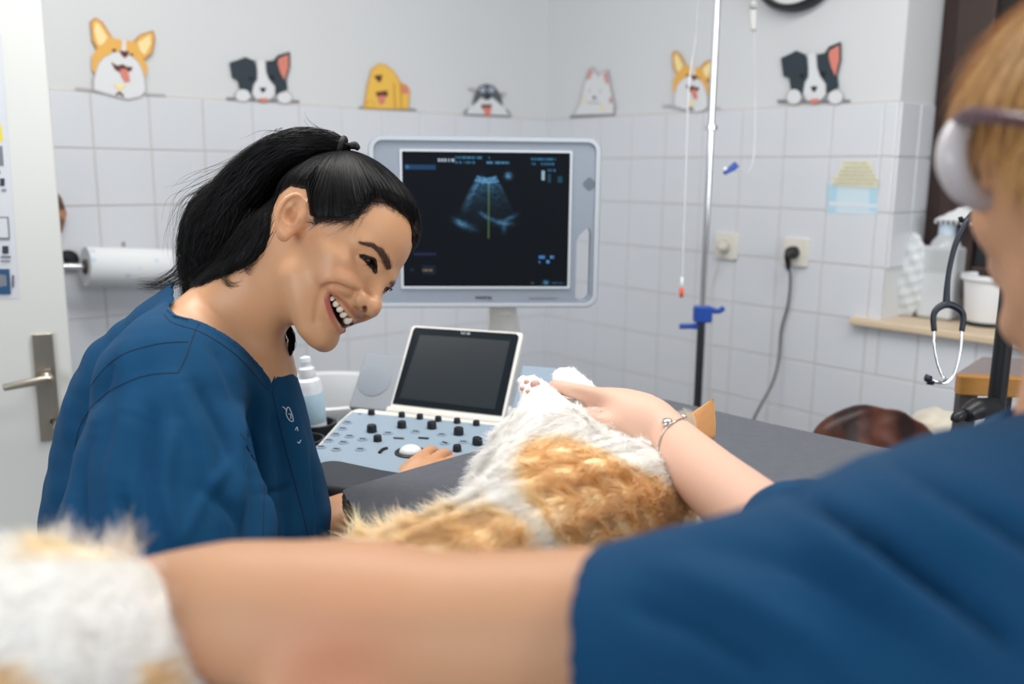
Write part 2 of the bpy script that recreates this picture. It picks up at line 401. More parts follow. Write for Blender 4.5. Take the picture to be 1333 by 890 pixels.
for zc, h_ in RW:
    if zc-h_/2 > SILL-.02-.001:
        for a, b in zip(ur[:-1], ur[1:]): put_tile(wR, wr((a+b)/2, zc), DR, DL, b-a, h_)
    else:
        for a, b in zip(us2[:-1], us2[1:]):
            if a < uJ-.001 and zc+h_/2 > SILL-.02 and b > uJ:      # notched tile beside the opening
                put_tile(wR, wr((a+uJ)/2, zc), DR, DL, uJ-a, h_); a = uJ
            if a >= uJ-.001 and zc+h_/2 > SILL-.02:
                hh = SILL-.022-(zc-h_/2)
                if hh > .01: put_tile(wR, wr((a+b)/2, zc-h_/2+hh/2), DR, DL, b-a, hh)
                continue
            put_tile(wR, wr((a+b)/2, zc), DR, DL, b-a, h_)
for k_, (zc, h_) in enumerate(RW[:6]):                                # tiles on the window reveal
    if zc-h_/2 > SILL+.0:
        put_tile(wR, CO+DR*uJ-DL*.055+Z3*zc, DL, DR, .11, h_); put_tile(wR, CO+DR*uJ-DL*.155+Z3*zc, DL, DR, .09, h_)
# grout bed behind the tiles
for nm, P, d_, n_, u1, in (('trim_1', CO, DL, DR, 2.35), ('trim_2', CO, DR, DL, uJ)):
    bm = wallbox('g', P+n_*.0035, d_, n_, 0, u1, .0, CTOP-.002, .0035, grout)
    if nm == 'trim_2': addbox(bm, wallbox('g', P+n_*.0035, d_, n_, uJ, 2.6, 0, SILL-.022, .0035, grout))
    tag(bmobj(nm, bm, grout), kind='structure')
# window: dark brown timber frame in the recess, its sill
brown = mat('dark_brown_timber', srgb(52, 36, 32), .45, noise=.3, nscale=8, stretch=(8, 8, 1))
win = empty('window_1', CO+DR*(uJ+.6)-DL*.2+Z3*SILL); win['kind'] = 'structure'
def wb(u0, u1, d0, d1, z0, z1, bm): addbox(bm, wallbox('f', CO-DL*d0, DR, DL, u0, u1, z0, z1, d1-d0, brown))
bm = bmesh.new(); wb(uJ+.0, uJ+.07, .2, .28, SILL, 2.3, bm); wb(uJ+1.13, uJ+1.2, .2, .28, SILL, 2.3, bm); wb(uJ+.07, uJ+1.13, .2, .28, 2.2, 2.3, bm); wb(uJ+.07, uJ+1.13, .2, .28, SILL, SILL+.08, bm)
bmobj('frame', bm, brown, win, bevel=.004)
bm = bmesh.new(); wb(uJ+.05, uJ+.15, .17, .21, SILL+.06, 2.22, bm); wb(uJ+.56, uJ+.66, .17, .21, SILL+.06, 2.22, bm); wb(uJ+1.05, uJ+1.15, .17, .21, SILL+.06, 2.22, bm); wb(uJ+.15, uJ+1.05, .175, .21, SILL+.06, SILL+.15, bm); wb(uJ+.15, uJ+1.05, .175, .21, 2.12, 2.22, bm)
bmobj('sash', bm, brown, win, bevel=.005)
gl = mat('window_glass', (.9, .95, 1), .02, trans=1, ior=1.45)
bm = bmesh.new(); wb(uJ+.15, uJ+.56, .189, .194, SILL+.15, 2.12, bm); bmobj('pane', bm, gl, win)
bm = bmesh.new(); wb(uJ+.66, uJ+1.05, .189, .194, SILL+.15, 2.12, bm); bmobj('pane', bm, gl, win)
shut = mat('roller_shutter', srgb(46, 34, 31), .6)                      # a lowered brown shutter outside the pane
for i in range(26):
    bm = bmesh.new(); z0 = SILL+.02+i*.053; wb(uJ+.03, uJ+1.17, .285, .297, z0, z0+.0525, bm); bmobj('slat', bm, shut, win, bevel=.004)
sw = mat('pale_wood', srgb(206, 186, 160), .5, noise=.12, nscale=6, stretch=(3, 3, 20))
bm = wallbox('s', CO+DL*.035, DR, DL, float(np.dot(hr(1113, 412)-CO, DR)), 2.75, SILL-.022, SILL, .24, sw)
tag(bmobj('window_sill', bm, sw, win, bevel=.005))

# ---------------------------------------------------------------- door leaf at the left
DE = at(79, 300, 1.84); dd = np.array([.895, .446, 0]); dn = np.array([.446, -.895, 0])
doorm = mat('door_paint', srgb(214, 215, 212), .4)
door = empty('door_1', DE*np.array([1, 1, 0])); door['kind'] = 'structure'
E0 = DE*np.array([1, 1, 0])
bm = wallbox('d', E0+Z3*.01, dd, dn, -.86, 0, 0, 2.02, .04, doorm)
lf = bmobj('door_leaf', bm, doorm, door, bevel=.004)
def dpt(px, py, off=0): return onplane(px, py, E0+dn*off, dn)
nick = mat('satin_nickel', srgb(176, 168, 156), .32, metal=.9, noise=.05)
c = dpt(60.5, 504); pl = dpt(46, 437); pr = dpt(66, 437); hp = float(dpt(55, 435)[2]-dpt(68, 574)[2])
Rm = frame(dpt(60.5, 504), dd, Z3)
plate = prism('lock_plate', [rrect(.040, hp, .003, 3)], 0, .008, Rm, nick, door, bevel=.002)
sp = dpt(61, 487); Pv = [sp+dn*.0, sp+dn*.05, sp+dn*.058-dd*.012, sp+dn*.056-dd*.05-Z3*.006, sp+dn*.054-dd*.078-Z3*.012]
tube('lever', [sp+dn*.004, sp+dn*.045], [.011, .010], nick, plate, 16)
tube('lever', [sp+dn*.048+dd*.010, sp+dn*.052, sp+dn*.053-dd*.035-Z3*.004, sp+dn*.050-dd*.077-Z3*.010], [.008, .0095, .0085, .0072], nick, plate, 12)
kp = dpt(70, 546); bm = bmesh.new(); cyl(bm, kp+dn*.008, kp+dn*.014, .008); bmobj('key_cylinder', bm, nick, plate, auto=30)
bm = bmesh.new(); box(bm, kp+dn*.026-dd*.0, (.003, .028, .006), axes(dd, dn)); bmobj('key', bm, nick, plate)
tube('key', [kp+dn*.036+dd*.004+Z3*.004, kp+dn*.05+dd*.006+Z3*.006, kp+dn*.052-Z3*.006, kp+dn*.038-Z3*.006], .0022, nick, plate, 6, closed=True)
blk = mat('black_hole', (.01, .01, .01), .6)
bm = bmesh.new(); cyl(bm, kp-dd*.002+dn*.014, kp-dd*.002+dn*.0146, .0055); bmobj('keyhole', bm, blk, plate)
for q in ((53, 444), (64, 441), (65, 568), (73, 566)):
    p = dpt(*q, .008); bm = bmesh.new(); cyl(bm, p, p+dn*.0015, .003, n=10); bmobj('screw', bm, nick, plate)
# poster on the door
posterpaper = mat('poster_paper', srgb(206, 209, 216), .6); pgrey = mat('poster_grey', srgb(120, 124, 134), .6); pyel = mat('poster_yellow', srgb(226, 206, 70), .6); pblue = mat('poster_blue', srgb(38, 80, 120), .6); pdark = mat('poster_dark', srgb(50, 55, 70), .6)
def flat(name, polys, fn, mats, parent=None, t0=.0006):
    V = []; F = []; MI = []
    for k_, (pl_, mi_) in enumerate(polys):
        b = len(V); V += [fn(x, y, t0+.00022*k_) for x, y in pl_]; F.append(tuple(range(b, b+len(pl_)))); MI.append(mi_)
    return mesh(name, V, F, mats, parent, mi=MI)
def R4(x0, y0, x1, y1): return [(x0, y0), (x1, y0), (x1, y1), (x0, y1)]
pp = [([(-60, 40), (1, 45), (26, 388), (-60, 392)], 0), ([(-30, 160), (2, 163), (4, 184), (-30, 184)], 2), ([(-30, 190), (3, 190), (5, 216), (-30, 216)], 1),
      ([(-30, 222), (0, 222), (1, 226), (-30, 226)], 1), (R4(0, 232, 6, 242), 4), (R4(2, 246, 8, 249), 1), ([(-30, 282), (11, 282), (13, 312), (-30, 312)], 1), ([(-28, 284), (9, 284), (11, 309), (-28, 309)], 0),
      (R4(3, 320, 11, 330), 4), (R4(1, 333, 14, 336), 1), (R4(1, 339, 13, 341), 1), ([(-30, 350), (12, 350), (14, 383), (-30, 383)], 3), ([(-6, 356), (8, 358), (9, 372), (-6, 374)], 1), (R4(16, 358, 18, 374), 4)]
po = flat('poster', pp, dpt, [posterpaper, pgrey, pyel, pblue, pdark]); tag(po, 'printed information poster with small picture panels on the white door', 'poster')

# ---------------------------------------------------------------- dog stickers
def stick(name, polys, src, dst, fn, label, shear=0, cols=None):
    (sx0, sy0, sx1, sy1), (dx0, dy0, dx1, dy1) = src, dst
    def f(x, y, off):
        u = (x-sx0)/(sx1-sx0); v = (y-sy0)/(sy1-sy0); return fn(dx0+u*(dx1-dx0), dy0+v*(dy1-dy0)+u*shear, off)
    names = sorted(set(c for _, c in polys)); ms = [mat('sticker_'+n, srgb(*SC[n]), .55) for n in names]
    o = flat(name, [(p, names.index(c)) for p, c in polys], f, ms, t0=.0068); tag(o, label, 'sticker', 'cartoon dog stickers along the top of the tiles'); return o
SC = dict(tan=(226, 172, 84), cream=(238, 218, 160), white=(216, 218, 221), brown=(92, 44, 38), pink=(212, 128, 112), line=(178, 174, 176), slate=(40, 54, 62), black=(16, 18, 20), dkline=(120, 122, 126), gold=(232, 186, 82), gold2=(206, 150, 60), grey=(86, 92, 100), eye=(190, 196, 214), ear=(206, 150, 146), outline=(176, 122, 60))
def C_(x, y, r, ry=None, n=14): return [(x+r*math.cos(2*math.pi*i/n), y+(ry or r)*math.sin(2*math.pi*i/n)) for i in range(n)]
corgi = [([(35, 445), (140, 455), (140, 468), (35, 460)], 'line'), ([(425, 478), (540, 485), (540, 499), (425, 492)], 'line'),
 ([(118, 75), (148, 52), (188, 78), (242, 165), (205, 245), (165, 245), (128, 185)], 'outline'), ([(362, 185), (398, 148), (472, 126), (483, 170), (468, 252), (422, 295), (390, 262)], 'outline'),
 ([(126, 80), (150, 60), (183, 84), (235, 165), (200, 238), (168, 238), (134, 182)], 'tan'), ([(370, 190), (400, 155), (466, 135), (475, 170), (461, 248), (422, 284), (394, 260)], 'tan'),
 ([(145, 88), (165, 86), (215, 165), (187, 218), (160, 200), (141, 130)], 'cream'), ([(385, 195), (452, 150), (458, 200), (425, 265), (397, 240)], 'cream'),
 ([(128, 345), (128, 272), (158, 226), (235, 165), (300, 182), (365, 187), (420, 290), (440, 330), (432, 388), (400, 400), (150, 380)], 'tan'),
 ([(148, 360), (165, 308), (196, 275), (245, 250), (300, 240), (350, 268), (388, 300), (412, 350), (428, 400), (434, 470), (402, 504), (332, 520), (268, 506), (132, 466), (132, 400)], 'line'),
 ([(155, 355), (168, 315), (198, 280), (245, 256), (300, 246), (350, 275), (384, 305), (406, 352), (420, 400), (426, 465), (400, 495), (330, 510), (270, 496), (142, 458), (142, 400)], 'white'),
 ([(298, 181), (318, 182), (320, 250), (292, 250)], 'white'), ([(282, 240), (335, 243), (330, 270), (310, 283), (290, 262)], 'brown'), (C_(252, 238, 12, 8), 'brown'), (C_(350, 262, 10, 6), 'brown'),
 ([(235, 303), (270, 325), (300, 316), (325, 330), (357, 332), (345, 358), (300, 356), (290, 368), (256, 345)], 'brown'), ([(284, 345), (320, 342), (336, 375), (342, 415), (312, 420), (290, 382)], 'pink'),
 ([(245, 428), (320, 430), (286, 472)], 'cream'), ([(262, 482), (284, 470), (310, 494), (300, 500), (284, 484), (262, 494)], 'brown')]
collie = [([(880, 500), (1290, 518), (1290, 530), (880, 514)], 'dkline'), (C_(972, 490, 46, 40), 'line'), (C_(1207, 502, 46, 38), 'line'), 
 ([(898, 308), (958, 288), (985, 276), (1040, 298), (1052, 360), (1057, 410), (1032, 470), (1012, 486), (985, 460), (955, 458), (945, 402), (913, 392)], 'slate'),
 ([(1098, 300), (1145, 295), (1168, 266), (1237, 246), (1238, 330), (1217, 400), (1224, 458), (1192, 472), (1160, 484), (1138, 432), (1108, 400)], 'slate'),
 ([(1172, 285), (1226, 262), (1228, 330), (1205, 405), (1182, 362), (1168, 312)], 'pink'), ([(1046, 288), (1100, 290), (1104, 360), (1120, 400), (1154, 440), (1154, 492), (1122, 518), (1048, 516), (1022, 482), (1032, 430), (1052, 400), (1052, 350)], 'line'),
 ([(1052, 290), (1094, 292), (1100, 362), (1115, 402), (1148, 442), (1148, 488), (1120, 512), (1050, 510), (1028, 480), (1037, 432), (1057, 402), (1057, 350)], 'white'),
 (C_(973, 490, 40, 34), 'white'), (C_(1206, 502, 40, 32), 'white'), (C_(1135, 392, 16, 14), 'black'), (C_(1018, 396, 12, 10), 'black'), ([(1066, 447), (1104, 447), (1095, 470), (1080, 474)], 'black'), ([(1062, 506), (1114, 504), (1106, 527), (1072, 527)], 'pink')]
golden = [([(90, 420), (490, 436), (490, 448), (90, 434)], 'dkline'), ([(120, 430), (133, 380), (148, 280), (178, 160), (230, 120), (282, 128), (342, 180), (382, 250), (432, 276), (447, 310), (437, 438), (150, 436)], 'gold2'),
 ([(126, 426), (140, 380), (155, 280), (184, 165), (232, 127), (278, 134), (336, 184), (372, 250), (380, 434), (150, 430)], 'gold'), ([(390, 284), (430, 284), (438, 320), (430, 432), (392, 430)], 'gold'),
 ([(385, 280), (428, 278), (437, 328), (395, 332)], 'pink'), ([(198, 205), (256, 198), (246, 244), (232, 252), (208, 226)], 'brown'), ([(208, 320), (290, 308), (292, 345), (255, 364), (214, 346)], 'brown'), ([(218, 345), (278, 343), (272, 395), (242, 407), (226, 382)], 'pink'),
 ([(330, 260), (340, 260), (350, 430), (338, 430)], 'gold2'), (C_(170, 402, 34, 24), 'gold2'), (C_(172, 404, 30, 20), 'gold')]
schn = [([(820, 470), (1150, 484), (1150, 492), (820, 480)], 'dkline'), ([(845, 288), (905, 288), (905, 312), (868, 312)], 'line'), ([(1075, 322), (1118, 322), (1104, 350), (1080, 350)], 'line'),
 ([(878, 410), (900, 330), (930, 280), (980, 263), (1030, 278), (1080, 340), (1092, 425), (1050, 385), (1020, 348), (985, 375), (940, 352), (900, 395)], 'grey'),
 ([(830, 468), (850, 430), (900, 400), (940, 358), (980, 380), (1020, 358), (1068, 400), (1118, 440), (1140, 478)], 'white'), (C_(950, 305, 20, 17), 'eye'), (C_(1010, 305, 20, 17), 'eye'), (C_(952, 306, 7), 'slate'), (C_(1008, 306, 7), 'slate'),
 ([(966, 332), (1004, 332), (986, 374)], 'black'), ([(942, 404), (1014, 404), (1012, 434), (944, 434)], 'brown'), ([(950, 424), (1014, 424), (1002, 488), (974, 488)], 'pink'), ([(820, 455), (850, 430), (855, 436), (830, 468)], 'dkline'), ([(1110, 440), (1118, 434), (1150, 474), (1140, 478)], 'dkline')]
samo = [([(40, 378), (240, 366), (240, 376), (40, 388)], 'dkline'), ([(52, 376), (82, 320), (100, 235), (122, 172), (140, 158), (166, 198), (195, 172), (211, 176), (226, 260), (242, 330), (240, 370)], 'line'),
 ([(60, 374), (88, 322), (106, 238), (128, 178), (139, 168), (166, 206), (196, 181), (207, 184), (220, 262), (234, 330), (232, 368)], 'white'), ([(112, 222), (128, 174), (146, 178), (132, 212)], 'ear'), ([(188, 196), (207, 180), (213, 236), (200, 236)], 'ear'),
 (C_(150, 298, 9, 8), 'dkline'), (C_(128, 268, 6, 4), 'line'), (C_(176, 270, 6, 4), 'line'), ([(104, 300), (112, 300), (116, 322), (106, 322)], 'cream'), ([(176, 332), (190, 330), (192, 352), (180, 354)], 'cream'), ([(214, 300), (226, 296), (230, 322), (218, 324)], 'ear'), ([(120, 318), (175, 318), (176, 323), (120, 323)], 'line')]
cs = (35, 52, 540, 520); ks = (880, 246, 1290, 530)
stick('dog_sticker', corgi, cs, (98, 22.5, 215.6, 130.5), hl, 'laughing tan corgi wall sticker nearest the door')
stick('dog_sticker', collie, ks, (294.6, 67, 390, 133.5), hl, 'black and white collie sticker on the wall above the ponytail', 0)
stick('dog_sticker', golden, (90, 120, 490, 448), (466.8, 82.5, 542, 144), hl, 'yellow long-haired dog sticker with open mouth')
stick('dog_sticker', schn, (820, 263, 1150, 492), (603.8, 109, 665.7, 152.5), hl, 'small grey schnauzer sticker beside the wall corner')
stick('dog_sticker', samo, (40, 158, 240, 388), (741.7, 86, 800, 153.5), hr, 'pale white pointy-eared dog sticker right of the wall corner')
stick('dog_sticker', corgi, cs, (862, 66, 938, 149), hr, 'tan and white corgi sticker behind the chrome drip pole', -3)
stick('dog_sticker', collie, ks, (1012, 58.5, 1107, 138), hr, 'black and white collie sticker under the wall clock', -5)

# ---------------------------------------------------------------- things on the walls
cream = mat('cream_plastic', srgb(218, 214, 204), .4); black = mat('black_plastic', srgb(22, 23, 27), .4); chrome = mat('chrome', (.75, .76, .78), .12, metal=1); white = mat('white_plastic', srgb(226, 228, 230), .4)
cordm = mat('grey_cord', srgb(96, 94, 96), .5)
def socket(px, py, label, grp='wall sockets'):
    c = hr(px, py, .006); s_ = empty('wall_socket', c, label, 'socket', grp); M = frame(c, DR, Z3)
    M = frame(c, np.cross(Z3, DL), Z3)
    prism('faceplate', [rrect(.082, .082, .006)], 0, .010, M, cream, s_, bevel=.002)
    o = lathe('socket_well', [(.021, .0098), (.021, .0125), (.0195, .0125), (.019, .0103), (.004, .0102)], cream, s_, c, DL, 24)
    for sx in (-.0095, .0095):
        bm = bmesh.new(); q = Vector(c)+Vector(np.cross(Z3, DL))*sx+Vector(DL)*.0103; cyl(bm, q, q+Vector(DL)*.0006, .0026, n=10); bmobj('pin_hole', bm, blk, s_)
    return c
c = socket(947, 320, 'cream wall socket with a white plug beside the drip pole')
pg = empty('power_cord', c+DL*.012, 'thin white plug and cord in the socket beside the drip pole', 'cord')
wc = mat('white_cord', srgb(208, 206, 202), .5)
lathe('plug', [(.017, 0), (.018, .006), (.016, .02), (.011, .03), (.004, .034)], mat('offwhite_plug', srgb(196, 190, 180), .5), pg, c+DL*.0128, DL+np.array([-.2, -.1, -.2]), 18)
tube('cable', [c+DL*.045-Z3*.008, hr(935, 345, .03), hr(929, 365, .012), hr(925, 420, .012), hr(922, 520, .012), hr(921, 600, .012)], .0022, wc, pg, 6)
c = socket(1037, 328, 'cream wall socket holding the black plug')
pg = empty('power_cord', c+DL*.012, 'black plug with long grey cord hanging down the tiles', 'cord')
lathe('plug', [(.018, 0), (.019, .008), (.016, .026), (.010, .034), (.004, .036)], black, pg, c+DL*.0128, DL, 20)
tube('strain_relief', [c+DL*.04, c+DL*.046-Z3*.012, c+DL*.036-Z3*.036-DR*.003, c+DL*.032-Z3*.052-DR*.004], [.012, .010, .008, .005], black, pg, 10)
tube('cable', [c+DL*.034-Z3*.04-DR*.003, hr(1029, 362, .03), hr(1026, 395, .02), hr(1017, 430, .02), hr(1014, 466, .03), hr(1005, 500, .06), hr(980, 548, .12), hr(965, 600, .13), hr(955, 700, .14)], .0042, cordm, pg, 8)
# wall clock
cc = hr(1044, -57, .0); ck = empty('wall_clock', cc, 'black-rimmed round wall clock hanging above the collie sticker', 'clock')
rr = float(np.linalg.norm(hr(1044, 15)-cc))
lathe('rim', [(rr-.018, .004), (rr, .004), (rr, .030), (rr-.006, .042), (rr-.016, .042), (rr-.020, .034), (rr-.020, .022)], black, ck, cc, DL, 64, 35)
lathe('dial', [(rr-.019, .004), (rr-.019, .024), (.001, .0245)], white, ck, cc, DL, 48)
for k_ in range(12):
    a = k_*math.pi/6; r0 = (rr-.045)*(np.cross(Z3, DL)*math.sin(a)+Z3*math.cos(a)); bm = bmesh.new(); e = r0/np.linalg.norm(r0)
    box(bm, cc+r0+DL*.0255, (.022, .004, .001), axes(e, np.cross(DL, e))); bmobj('hour_mark', bm, black, ck)
for L_, a, w_ in ((.08, 5.2, .006), (.12, 1.0, .004)):
    e = np.cross(Z3, DL)*math.sin(a)+Z3*math.cos(a); bm = bmesh.new(); box(bm, cc+e*L_/2+DL*.028, (L_, w_, .001), axes(e, np.cross(DL, e))); bmobj('hand', bm, black, ck)
# notice on the tiles
nt_ = [([(1078, 236), (1143, 239), (1142, 279), (1076, 278)], 0), ([(1078, 240), (1090, 240), (1088, 276), (1077, 276)], 1), ([(1132, 242), (1142, 242), (1141, 276), (1131, 274)], 1), ([(1079, 262), (1142, 266), (1142, 270), (1079, 268)], 2),
       ([(1096, 209), (1134, 209), (1136, 222), (1143, 236), (1143, 245), (1083, 241), (1083, 234), (1092, 221)], 3)]
rg = random.Random(3)
for r_, (x0, x1) in enumerate(((1098, 1132), (1098, 1132), (1094, 1136), (1092, 1138), (1086, 1142), (1085, 1142))):
    x = x0
    while x < x1-2:
        w_ = rg.uniform(1.2, 3.2); y = 210.8+r_*5.3+(x-1085)*.02; nt_.append((R4(x, y, min(x+w_, x1), y+2.0), 4)); x += w_+1.6
tag(flat('wall_notice', nt_, lambda x, y, o: hr(x, y, o+.006), [mat('notice_blue', srgb(200, 218, 228), .6), mat('notice_deep', srgb(172, 208, 224), .6), mat('notice_pale', srgb(214, 222, 228), .6), mat('notice_yellow', srgb(218, 216, 196), .6), mat('notice_letter', srgb(176, 166, 118), .6)]),
    'small notice with yellow lettering above a pale blue panel on the tiles', 'sign')
# paper towel roll
tw = empty('paper_towel_holder', hl(110, 345), 'chrome wall bracket holding a patterned paper towel roll', 'towel holder')
off = .085; A0 = hl(111, 347, off); B0 = hl(222, 349, off); ax_ = (B0-A0)/np.linalg.norm(B0-A0)
pm = mat('paper_towel', srgb(222, 225, 228), .9, noise=.03, nscale=40, col2=srgb(226, 230, 233))
nt = pm.node_tree; vr = nt.nodes.new('ShaderNodeTexVoronoi'); vr.inputs['Scale'].default_value = 26; mr = nt.nodes.new('ShaderNodeMapRange'); mr.inputs[1].default_value = .16; mr.inputs[2].default_value = .22
tc_ = nt.nodes.new('ShaderNodeTexCoord'); nt.links.new(tc_.outputs['Object'], vr.inputs[0]); nt.links.new(vr.outputs['Distance'], mr.inputs[0]); mx = nt.nodes.new('ShaderNodeMix'); mx.data_type = 'RGBA'; nt.links.new(mr.outputs[0], mx.inputs[0]); mx.inputs[6].default_value = (*srgb(190, 212, 226), 1); mx.inputs[7].default_value = (*srgb(222, 225, 228), 1); nt.links.new(mx.outputs[2], nt.nodes['Principled BSDF'].inputs[0])
rad = 26/FPX*float(np.dot(A0-CAM, FW))
Lr = float(np.linalg.norm(B0-A0))
lathe('paper_roll', [(.018, .002), (rad-.001, 0), (rad, .002), (rad, Lr-.002), (rad-.001, Lr), (.018, Lr)], pm, tw, A0, ax_, 40)
lathe('core', [(.0175, -.004), (.02, -.001), (.02, .004), (.006, .003)], mat('cardboard', srgb(90, 74, 60), .8), tw, A0, ax_, 20)
tube('rod', [A0-ax_*.075, A0-ax_*.02, B0+ax_*.03], .008, chrome, tw, 12)
tube('arm', [hl(86, 338, .0), A0-ax_*.075], [.012, .009], chrome, tw, 12)
bm = bmesh.new(); q = hl(88, 338, .006); cyl(bm, q, q+DR*.012, .026); bmobj('mount', bm, black, tw, auto=30)
for q, nm in (((161, 317), 'grey screw head in the tiles above the paper towel'), ((133, 465), 'grey screw head in the tiles below the paper towel')):
    p = hl(*q, .006); bm = bmesh.new(); cyl(bm, p, p+DR*.006, .006, .004, 12); tag(bmobj('wall_screw', bm, nick), nm, 'screw')
pq = [hl(74, 250, .02), hl(80, 257, .02), hl(87, 277, .02), hl(83, 296, .02), hl(80, 304, .02), hl(72, 306, .02)]
V = [tuple(p) for p in pq]+[tuple(p-DR*.015) for p in pq]; n_ = len(pq)
tag(mesh('wooden_ornament', V, [tuple(range(n_)), tuple(range(2*n_-1, n_-1, -1))]+[(i, i+n_, (i+1) % n_+n_, (i+1) % n_) for i in range(n_)], mat('ornament_wood', srgb(70, 52, 44), .6, col2=srgb(196, 140, 104), nscale=30)), 'brown and tan wooden ornament just behind the door edge', 'ornament')
# ================================================================ examination table
ZT = CZ-.42
A_ = onz(443, 637, ZT); B_ = onz(858, 518, ZT)
uAB = (B_-A_)/np.linalg.norm(B_-A_); wAB = np.array([uAB[1], -uAB[0], 0])
tb = empty('examination_table', (.25, .8, 0), 'dark grey rubber-topped examination table with a worn plywood corner', 'table')
rubber = mat('table_rubber', srgb(92, 95, 103), .55, noise=.16, nscale=60, bump=.5, bscale=700, spec=.4)
rnt = rubber.node_tree; v_ = rnt.nodes.new('ShaderNodeTexNoise'); v_.inputs['Scale'].default_value = 420; v_.inputs['Detail'].default_value = 2
tcc = rnt.nodes.new('ShaderNodeTexCoord'); rnt.links.new(tcc.outputs['Object'], v_.inputs[0]); q_ = rnt.nodes.new('ShaderNodeMapRange'); q_.inputs[1].default_value = .66; q_.inputs[2].default_value = .75; q_.inputs[4].default_value = .5; rnt.links.new(v_.outputs[0], q_.inputs[0])
mx = rnt.nodes.new('ShaderNodeMix'); mx.data_type = 'RGBA'; old = rnt.nodes['Principled BSDF'].inputs[0].links[0].from_socket; rnt.links.new(q_.outputs[0], mx.inputs[0]); rnt.links.new(old, mx.inputs[6]); mx.inputs[7].default_value = (.3, .3, .32, 1); rnt.links.new(mx.outputs[2], rnt.nodes['Principled BSDF'].inputs[0])
ply = mat('plywood_edge', srgb(214, 190, 156), .7, noise=.35, nscale=9, stretch=(1, 1, 60))
C_t = B_+wAB*1.0
def edge_pts():
    P = []
    a0 = A_+uAB*.03; a1 = A_-uAB*.004+wAB*.012; a2 = onz(453, 652, ZT); a3 = onz(478, 690, ZT); a4 = onz(515, 740, ZT)
    P += [a0, A_+uAB*.008, a1, a2, a3, a4, onz(520, 800, ZT), onz(430, 850, ZT), np.array([-.5, .60, ZT]), np.array([-.56, .3, ZT]), np.array([-.40, .26, ZT]), np.array([.44, .30, ZT]), np.array([.62, .36, ZT])]
    P += [C_t, C_t-wAB*.02+uAB*.0]
    P += [B_+wAB*.62+uAB*.004, B_+wAB*.5+uAB*.0, B_+wAB*.36-uAB*.004, B_+wAB*.24-uAB*.006, B_+wAB*.14-uAB*.003, B_+wAB*.07, B_+wAB*.014, B_-uAB*.012, B_-uAB*.05]
    return P
EP = edge_pts(); EPx = []
for i in range(len(EP)):                      # a slightly frayed outline at the worn corner
    a, b = EP[i], EP[(i+1) % len(EP)]; n_ = 10 if i in (1, 2, 3, 4) else 1
    for t in range(n_):
        p = a+(b-a)*t/n_
        if n_ > 1: p = p+np.array([random.gauss(0, .0011), random.gauss(0, .0011), 0])
        EPx.append(p)
I4 = Matrix.Identity(4)
prism('rubber_top', [[(p[0], p[1]) for p in EPx]], ZT-.004, ZT, I4, rubber, tb)
cen = np.array([.2, .75, 0])
EPs = [p+(np.array([p[0]-cen[0], p[1]-cen[1], 0])*-.004)+np.array([-.003 if i < 5 else 0, -.0 if i < 5 else 0, 0]) for i, p in enumerate(edge_pts())]
for k_ in range(6):                           # plies of the board
    prism('ply', [[(p[0]+(.0006 if k_ % 2 else 0), p[1]) for p in EPs]], ZT-.0045-.0033*(k_+1), ZT-.0047-.0033*k_, I4, ply if k_ % 2 else mat('plywood_dark', srgb(156, 128, 98), .75, noise=.2, nscale=30), tb)
steel = mat('grey_steel', srgb(150, 152, 155), .35, metal=.8)
bm = bmesh.new(); box(bm, (.3, .72, ZT-.06), (.5, .4, .06), axes(uAB, -wAB)); bmobj('under_frame', bm, steel, tb, bevel=.004)
bm = bmesh.new(); box(bm, (.3, .72, (ZT-.09)/2), (.12, .12, ZT-.11), axes(uAB, -wAB)); bmobj('column', bm, steel, tb, bevel=.01)
bm = bmesh.new(); box(bm, (.3, .72, .025), (.6, .5, .05), axes(uAB, -wAB)); bmobj('base', bm, steel, tb, bevel=.01)
# ================================================================ ultrasound machine
us_ = empty('ultrasound_machine', at(560, 560, 1.75)*np.array([1, 1, 0]), 'grey and white ultrasound machine with large screen above a knobbed control panel', 'medical device')
ugrey = mat('machine_grey', srgb(142, 151, 164), .42); ulight = mat('machine_pale', srgb(222, 220, 214), .4); upanel = mat('panel_blue_grey', srgb(146, 164, 180), .45, noise=.02, nscale=40); udark = mat('machine_dark', srgb(52, 56, 62), .5, bump=.3, bscale=900)
glassblack = mat('screen_glass', (.004, .0045, .006), .15, spec=.15)
# monitor: local x right, y up, z towards the viewer
MO = at(632, 291, 1.83); yaw = math.radians(-5); mx_ = np.array([math.cos(yaw), -math.sin(yaw)*-1, 0]); mx_ = np.array([math.cos(math.radians(4)), math.sin(math.radians(4))*1, 0])
MF = frame(MO, mx_, Z3); k = 1.83/FPX
hole = [(126*k, -28*k), (133*k, -22*k), (137*k, 15*k)]
hx0, hx1 = 120*k, 139*k
slot = [(hx0, -96*k), (hx0+4*k, -101*k), (hx1-5*k, -101*k), (hx1, -94*k), (hx1, -12*k), (hx1-2*k, -6*k), (hx1-6*k, -5*k), (hx0+4*k, -14*k), (hx0, -22*k)]
W_, H_ = 300*k, 221*k
scr = rrect(216*k, 173*k, .002, 2, cx=1*k, cy=4.5*k)
body = prism('monitor', [rrect(W_, H_, 17*k, 8), slot], -.028, 0, MF, ugrey, us_, bevel=.004)
prism('front_lip', [rrect(W_-.004, H_-.004, 16*k, 8), rrect(W_-.022, H_-.018, 12*k, 8)], -.0005, .0035, MF, mat('machine_rim', srgb(184, 190, 196), .35), body, bevel=.0015)
prism('rear_housing', [rrect(W_*.72, H_*.8, .02, 5, cx=-.02)], -.075, -.028, MF, ulight, body, bevel=.01)
